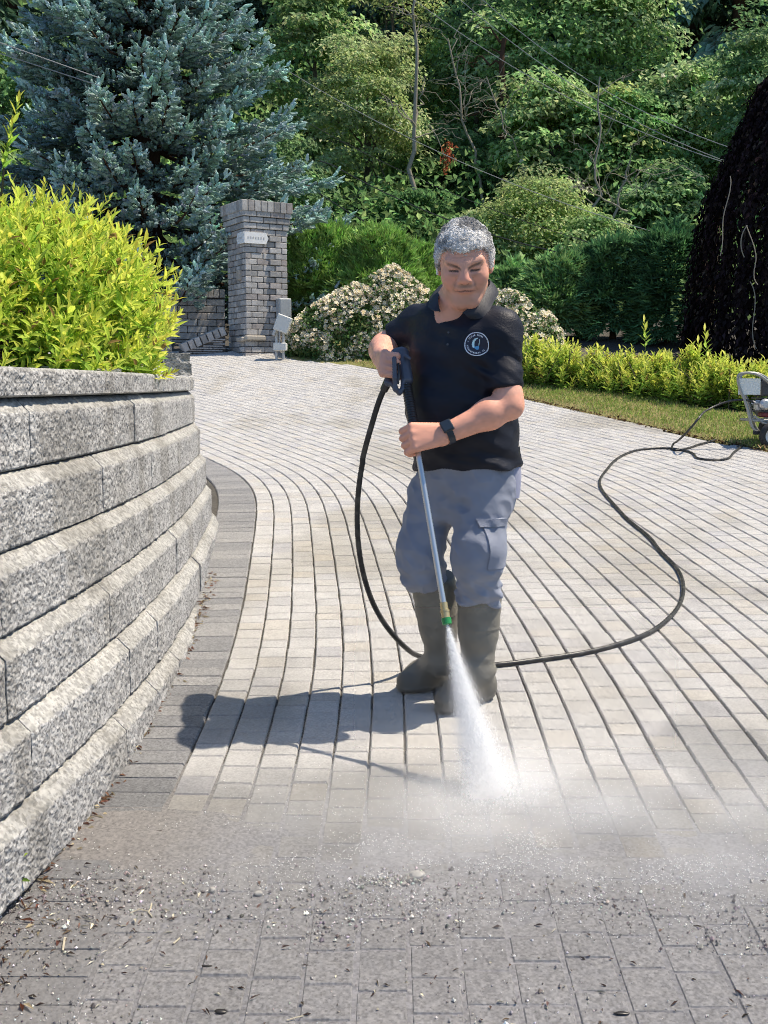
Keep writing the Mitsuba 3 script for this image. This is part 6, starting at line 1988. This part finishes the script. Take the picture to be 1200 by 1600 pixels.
# muddy film of water lying over the pavers where the joints drown
xs_, ys_ = np.linspace(-1.3, 1.8, 150), np.linspace(1.75, 3.55, 100)
X, Y = np.meshgrid(xs_, ys_)
p3 = np.stack([X, Y, X * 0], -1)
f1 = meshkit.fbm(p3 * 1.9 + 4, 4, 12)
prof_y = np.exp(-((Y - (3.00 - 0.05 * X)) / 0.24) ** 2)
lvl = -0.0088 + 0.0048 * np.clip((2.95 - Y) / 0.25, 0, 1) + 0.0088 * prof_y + 0.0050 * (f1 - 0.5) + 0.0018 * (meshkit.fbm(p3 * 14, 3, 6) - 0.5)
lvl += 0.0040 * np.exp(-((X + 0.62) / 0.25) ** 2 - ((Y - 2.95) / 0.35) ** 2)
Z = gz(X, Y) + lvl
ii, jj = np.meshgrid(np.arange(len(ys_) - 1), np.arange(len(xs_) - 1), indexing='ij'); a = ii * len(xs_) + jj


def film_color(p, n, uv):
    a = mikit.fbm(p.x * 3, p.y * 3, 0.0, 4); g = mikit.fbm(p.x * 150, p.y * 150, 0.0, 2)
    c = mikit.mix((0.150, 0.148, 0.152), (0.205, 0.202, 0.208), a)
    return mikit.mix(c, (0.15, 0.125, 0.095), mikit.smoothstep(-0.25, -0.75, p.x) * mikit.smoothstep(2.5, 3.0, p.y) * 0.35) * (0.6 + 0.8 * g)


bumped('m_film', {'type': 'principled', 'base_color': mikit.proc(film_color), 'roughness': 0.22, 'specular': 0.5}, lambda p, n, uv: mikit.fbm(p.x * 45, p.y * 70, 0.0, 3), 0.0030, 0.002)
obj('muddy_water', (np.stack([X, Y, Z], -1).reshape(-1, 3), tri(np.stack([a, a + 1, a + len(xs_) + 1, a + len(xs_)], -1).reshape(-1, 4))), 'm_film', smooth=True)
tag('muddy_water', kind='structure', label='thin film of muddy water over the lower pavers')

# bubbles and froth on the running water
n = 9000
bx, by = wr.normal(0.45, 0.50, n), wr.normal(2.92, 0.17, n)
k = meshkit.fbm(np.c_[bx * 5, by * 9, bx * 0], 3, 8)
keep = (wr.random(n) < np.clip((k - 0.42) / 0.2, 0.03, 1)) & (by > 2.2)
bx, by = bx[keep], by[keep]
rb = wr.uniform(0.0007, 0.0019, len(bx)) * np.exp(wr.normal(0, 0.2, len(bx)))
prin('m_froth', (0.82, 0.82, 0.80), 0.2)
obj('froth', specks(np.c_[bx, by, gz(bx, by) + 0.002 + rb * 0.4], rb), 'm_froth')
tag('froth', 'white bubbles of froth on the running water', 'froth', kind='stuff')

# grit, clods, twigs and leaf scraps washed forward
prin('m_grit', VC, 0.35, specular=0.5)
n = 26000
dx_, dy_ = wr.uniform(-1.25, 1.35, n), 1.75 + wr.random(n) ** 0.85 * 1.12
k = meshkit.fbm(np.c_[dx_ * 3.2, dy_ * 5, dx_ * 0], 4, 3)
ridge = np.exp(-((dy_ - (2.70 + 0.05 * np.sin(dx_ * 5) - 0.06 * dx_)) / 0.13) ** 2) + 0.8 * np.exp(-((dx_ + 0.72) / 0.26) ** 2 - ((dy_ - 2.74) / 0.16) ** 2)
keep = wr.random(n) < np.clip((k - 0.42) * 1.8 + 0.65 * ridge, 0.03, 1)
dx_, dy_, ridge = dx_[keep], dy_[keep], ridge[keep]; n = len(dx_)
rg = np.exp(wr.normal(math.log(0.0017), 0.50, n)); rg = np.clip(rg, 0.0008, 0.0065)
v, f = specks(np.c_[dx_, dy_, gz(dx_, dy_) + rg * 0.45 + 0.001], rg)
v = v + (wr.random(v.shape) - 0.5) * np.repeat(rg, 6)[:, None] * 0.7; v[:, 2] -= 0
c = np.repeat(np.where(wr.random((n, 1)) < 0.22, tint(n, (0.55, 0.54, 0.53), 0.2, wr), tint(n, (0.17, 0.155, 0.15), 0.5, wr)), 6, axis=0)
lw = 520
lx, ly = wr.uniform(-1.2, 1.3, lw), 1.75 + wr.random(lw) * 1.05
near_l = wr.random(lw) < 0.35; lx = np.where(near_l, wr.normal(-0.82, 0.14, lw), lx); ly = np.where(near_l, wr.normal(2.66, 0.13, lw), ly)
lv, lf, lc = leaf_cards(np.c_[lx, ly, gz(lx, ly) + 0.004], rand_dirs(lw, wr) * [1, 1, 0.15], rand_dirs(lw, wr) * 0.5 + [0, 0, 1], wr.uniform(0.008, 0.030, lw), wr.uniform(0.003, 0.008, lw), 0.3, tint(lw, (0.09, 0.06, 0.045), 0.4, wr, (0.45, 0.42, 0.33), 0.3), 0.2)
me, cc = join([(v, f, c), (lv, lf, lc)])
obj('debris', me, 'm_grit', color=cc); tag('debris', 'wet grit, clods and leaf scraps washed over the front pavers', 'debris', kind='stuff')

# single bits large enough to point at
prin('m_twig', (0.40, 0.36, 0.27), 0.6); prin('m_dark_bit', (0.02, 0.018, 0.016), 0.4); prin('m_clod', (0.30, 0.29, 0.27), 0.5)
def gpt(px, py, up=0.004): return G(px, py) + [0, 0, up]
def clod(c, r, seed):
    m = trimesh.creation.icosphere(subdivisions=2); v = np.array(m.vertices)
    v = v * (0.65 + 0.7 * meshkit.fbm(v * 1.6 + seed, 3, seed))[:, None] * np.asarray(r)
    return v + c, np.array(m.faces)
def single(name, lab, cat, mesh, mat, group=None):
    k_ = tag(numbered(name), lab, cat, group); scene[k_] = mikit.ply(mesh, mat, 40)
single('twig', 'forked pale twig lying across a paver joint at the lower left', 'twig', cat_mesh([tube([gpt(237, 1414), gpt(235, 1425, .008), gpt(232, 1428), gpt(238, 1435)], 0.0022, 6), tube([gpt(232, 1426), gpt(218, 1424, .006), gpt(204, 1429)], 0.0013, 6)]), 'm_twig')
single('twig', 'short cream twig end at the lower left', 'twig', tube([gpt(101, 1468), gpt(98, 1488)], 0.0028, 6), 'm_twig')
single('twig', 'short cream stalk on a paver left of centre', 'twig', tube([gpt(271, 1477), gpt(281, 1468)], 0.0020, 6), 'm_twig')
single('twig', 'thin pale twig near the bottom edge left of centre', 'twig', tube([gpt(448, 1597), gpt(462, 1594, .006), gpt(474, 1590)], 0.0012, 6), 'm_twig')
single('leaf_scrap', 'black leaf scrap near the bottom edge right of centre', 'leaf', clod(gpt(971, 1585, .003), (0.016, 0.006, 0.003), 2), 'm_dark_bit')
single('leaf_scrap', 'curled black leaf scrap at the bottom edge, on a joint', 'leaf', clod(gpt(345, 1582, .003), (0.013, 0.007, 0.004), 4), 'm_dark_bit')
single('leaf_scrap', 'dark pointed leaf scrap on a paver at the lower left', 'leaf', clod(gpt(323, 1511, .003), (0.012, 0.004, 0.002), 6), 'm_dark_bit')
single('clod', 'pale pebble lying on a joint below the left end of the shadow', 'clod', clod(gpt(332, 1394, .005), (0.009, 0.009, 0.008), 7), 'm_clod')
single('clod', 'pale clod of grit left of the froth', 'clod', clod(gpt(404, 1399, .004), (0.012, 0.009, 0.008), 8), 'm_clod')
single('clod', 'largest clod of washed-up grit at the front edge of the mist', 'clod', clod(gpt(652, 1371, .006), (0.022, 0.016, 0.012), 9), 'm_clod')
n = 260
gc_, ge_ = G(650, 1374), G(535, 1384); tt_ = wr.beta(1.2, 2.2, n)
cx_ = gc_[0] + (ge_[0] - gc_[0]) * tt_ + wr.normal(0, 0.02, n); cy_ = gc_[1] + (ge_[1] - gc_[1]) * tt_ + wr.normal(0, 0.012, n); rc_ = wr.uniform(0.0015, 0.0055, n) * (1.2 - 0.6 * tt_)
v, f = specks(np.c_[cx_, cy_, gz(cx_, cy_) + rc_], rc_); v = v + (wr.random(v.shape) - 0.5) * np.repeat(rc_, 6)[:, None] * 0.8
obj('grit_ridge', (v, f), 'm_grit', color=np.repeat(tint(n, (0.28, 0.27, 0.25), 0.4, wr), 6, axis=0)); tag('grit_ridge', 'ridge of coarse grit pushed up by the water', 'grit', kind='stuff')

# weed in the corner at the foot of the wall
wd = thing('weed', 'small weed with one bright leaf at the foot of the wall, lower left corner', 'weed')
w0 = G(4, 1402)
obj('stem', cat_mesh([tube(spline([w0, w0 + [0.01, 0, 0.05], w0 + [0.035, -0.01, 0.125]], 8), 0.0022, 6), tube(spline([w0 + [0.004, 0, 0.02], w0 + [0.03, -0.01, 0.05], w0 + [0.062, -0.02, 0.062]], 8), 0.0016, 6), tube(spline([w0, w0 + [-0.02, 0, 0.06], w0 + [-0.03, 0, 0.15]], 8), 0.002, 6)]), 'm_dark_bit', wd, 40)
v, f, c = lance_leaves(np.array([w0 + [0.026, 0, 0.088], w0 + [0.02, 0, 0.06], w0 + [0.05, -.02, 0.058], w0 + [-.02, 0, .08]]), np.array([[0.6, -0.1, 0.6], [0.8, -.2, .2], [.8, 0, -.1], [-.5, 0, .6]]), np.array([[-0.4, -0.6, 0.6]] * 4), np.array([0.05, 0.03, 0.03, 0.03]), np.array([0.02, 0.01, .01, .01]), np.array([[0.45, 0.62, 0.05], [0.12, 0.2, 0.04], [0.12, 0.2, 0.04], [0.1, 0.16, 0.04]]))
for k in range(4): obj('leaf', (v[10 * k:10 * k + 10], f[:len(f) // 4]), 'm_bright_leaf', wd, color=c[10 * k:10 * k + 10])
n = 420
fx = np.interp(wr.uniform(1.9, 3.4, n), WALL[:, 1][:700], WALL[:, 0][:700]) if False else None
sy = wr.uniform(1.9, 6.0, n); wxx = np.interp(sy, WALL[:700, 1], WALL[:700, 0]) + SET * 3 + np.abs(wr.normal(0.02, 0.03, n)) * np.where(sy < 2.7, 2.2, 0.6)
lv, lf, lc = leaf_cards(np.c_[wxx, sy, gz(wxx, sy) + 0.003], rand_dirs(n, wr) * [1, 1, .3], rand_dirs(n, wr) * .6 + [0, 0, 1], wr.uniform(0.01, 0.045, n), wr.uniform(0.004, 0.010, n), 0.3, tint(n, (0.17, 0.085, 0.055), 0.4, wr, (0.42, 0.36, 0.24), 0.35), 0.2)
obj('leaf_litter', (lv, lf), 'm_leaf', color=lc); tag('leaf_litter', 'brown leaf litter caught along the foot of the stone wall', 'litter', kind='stuff')
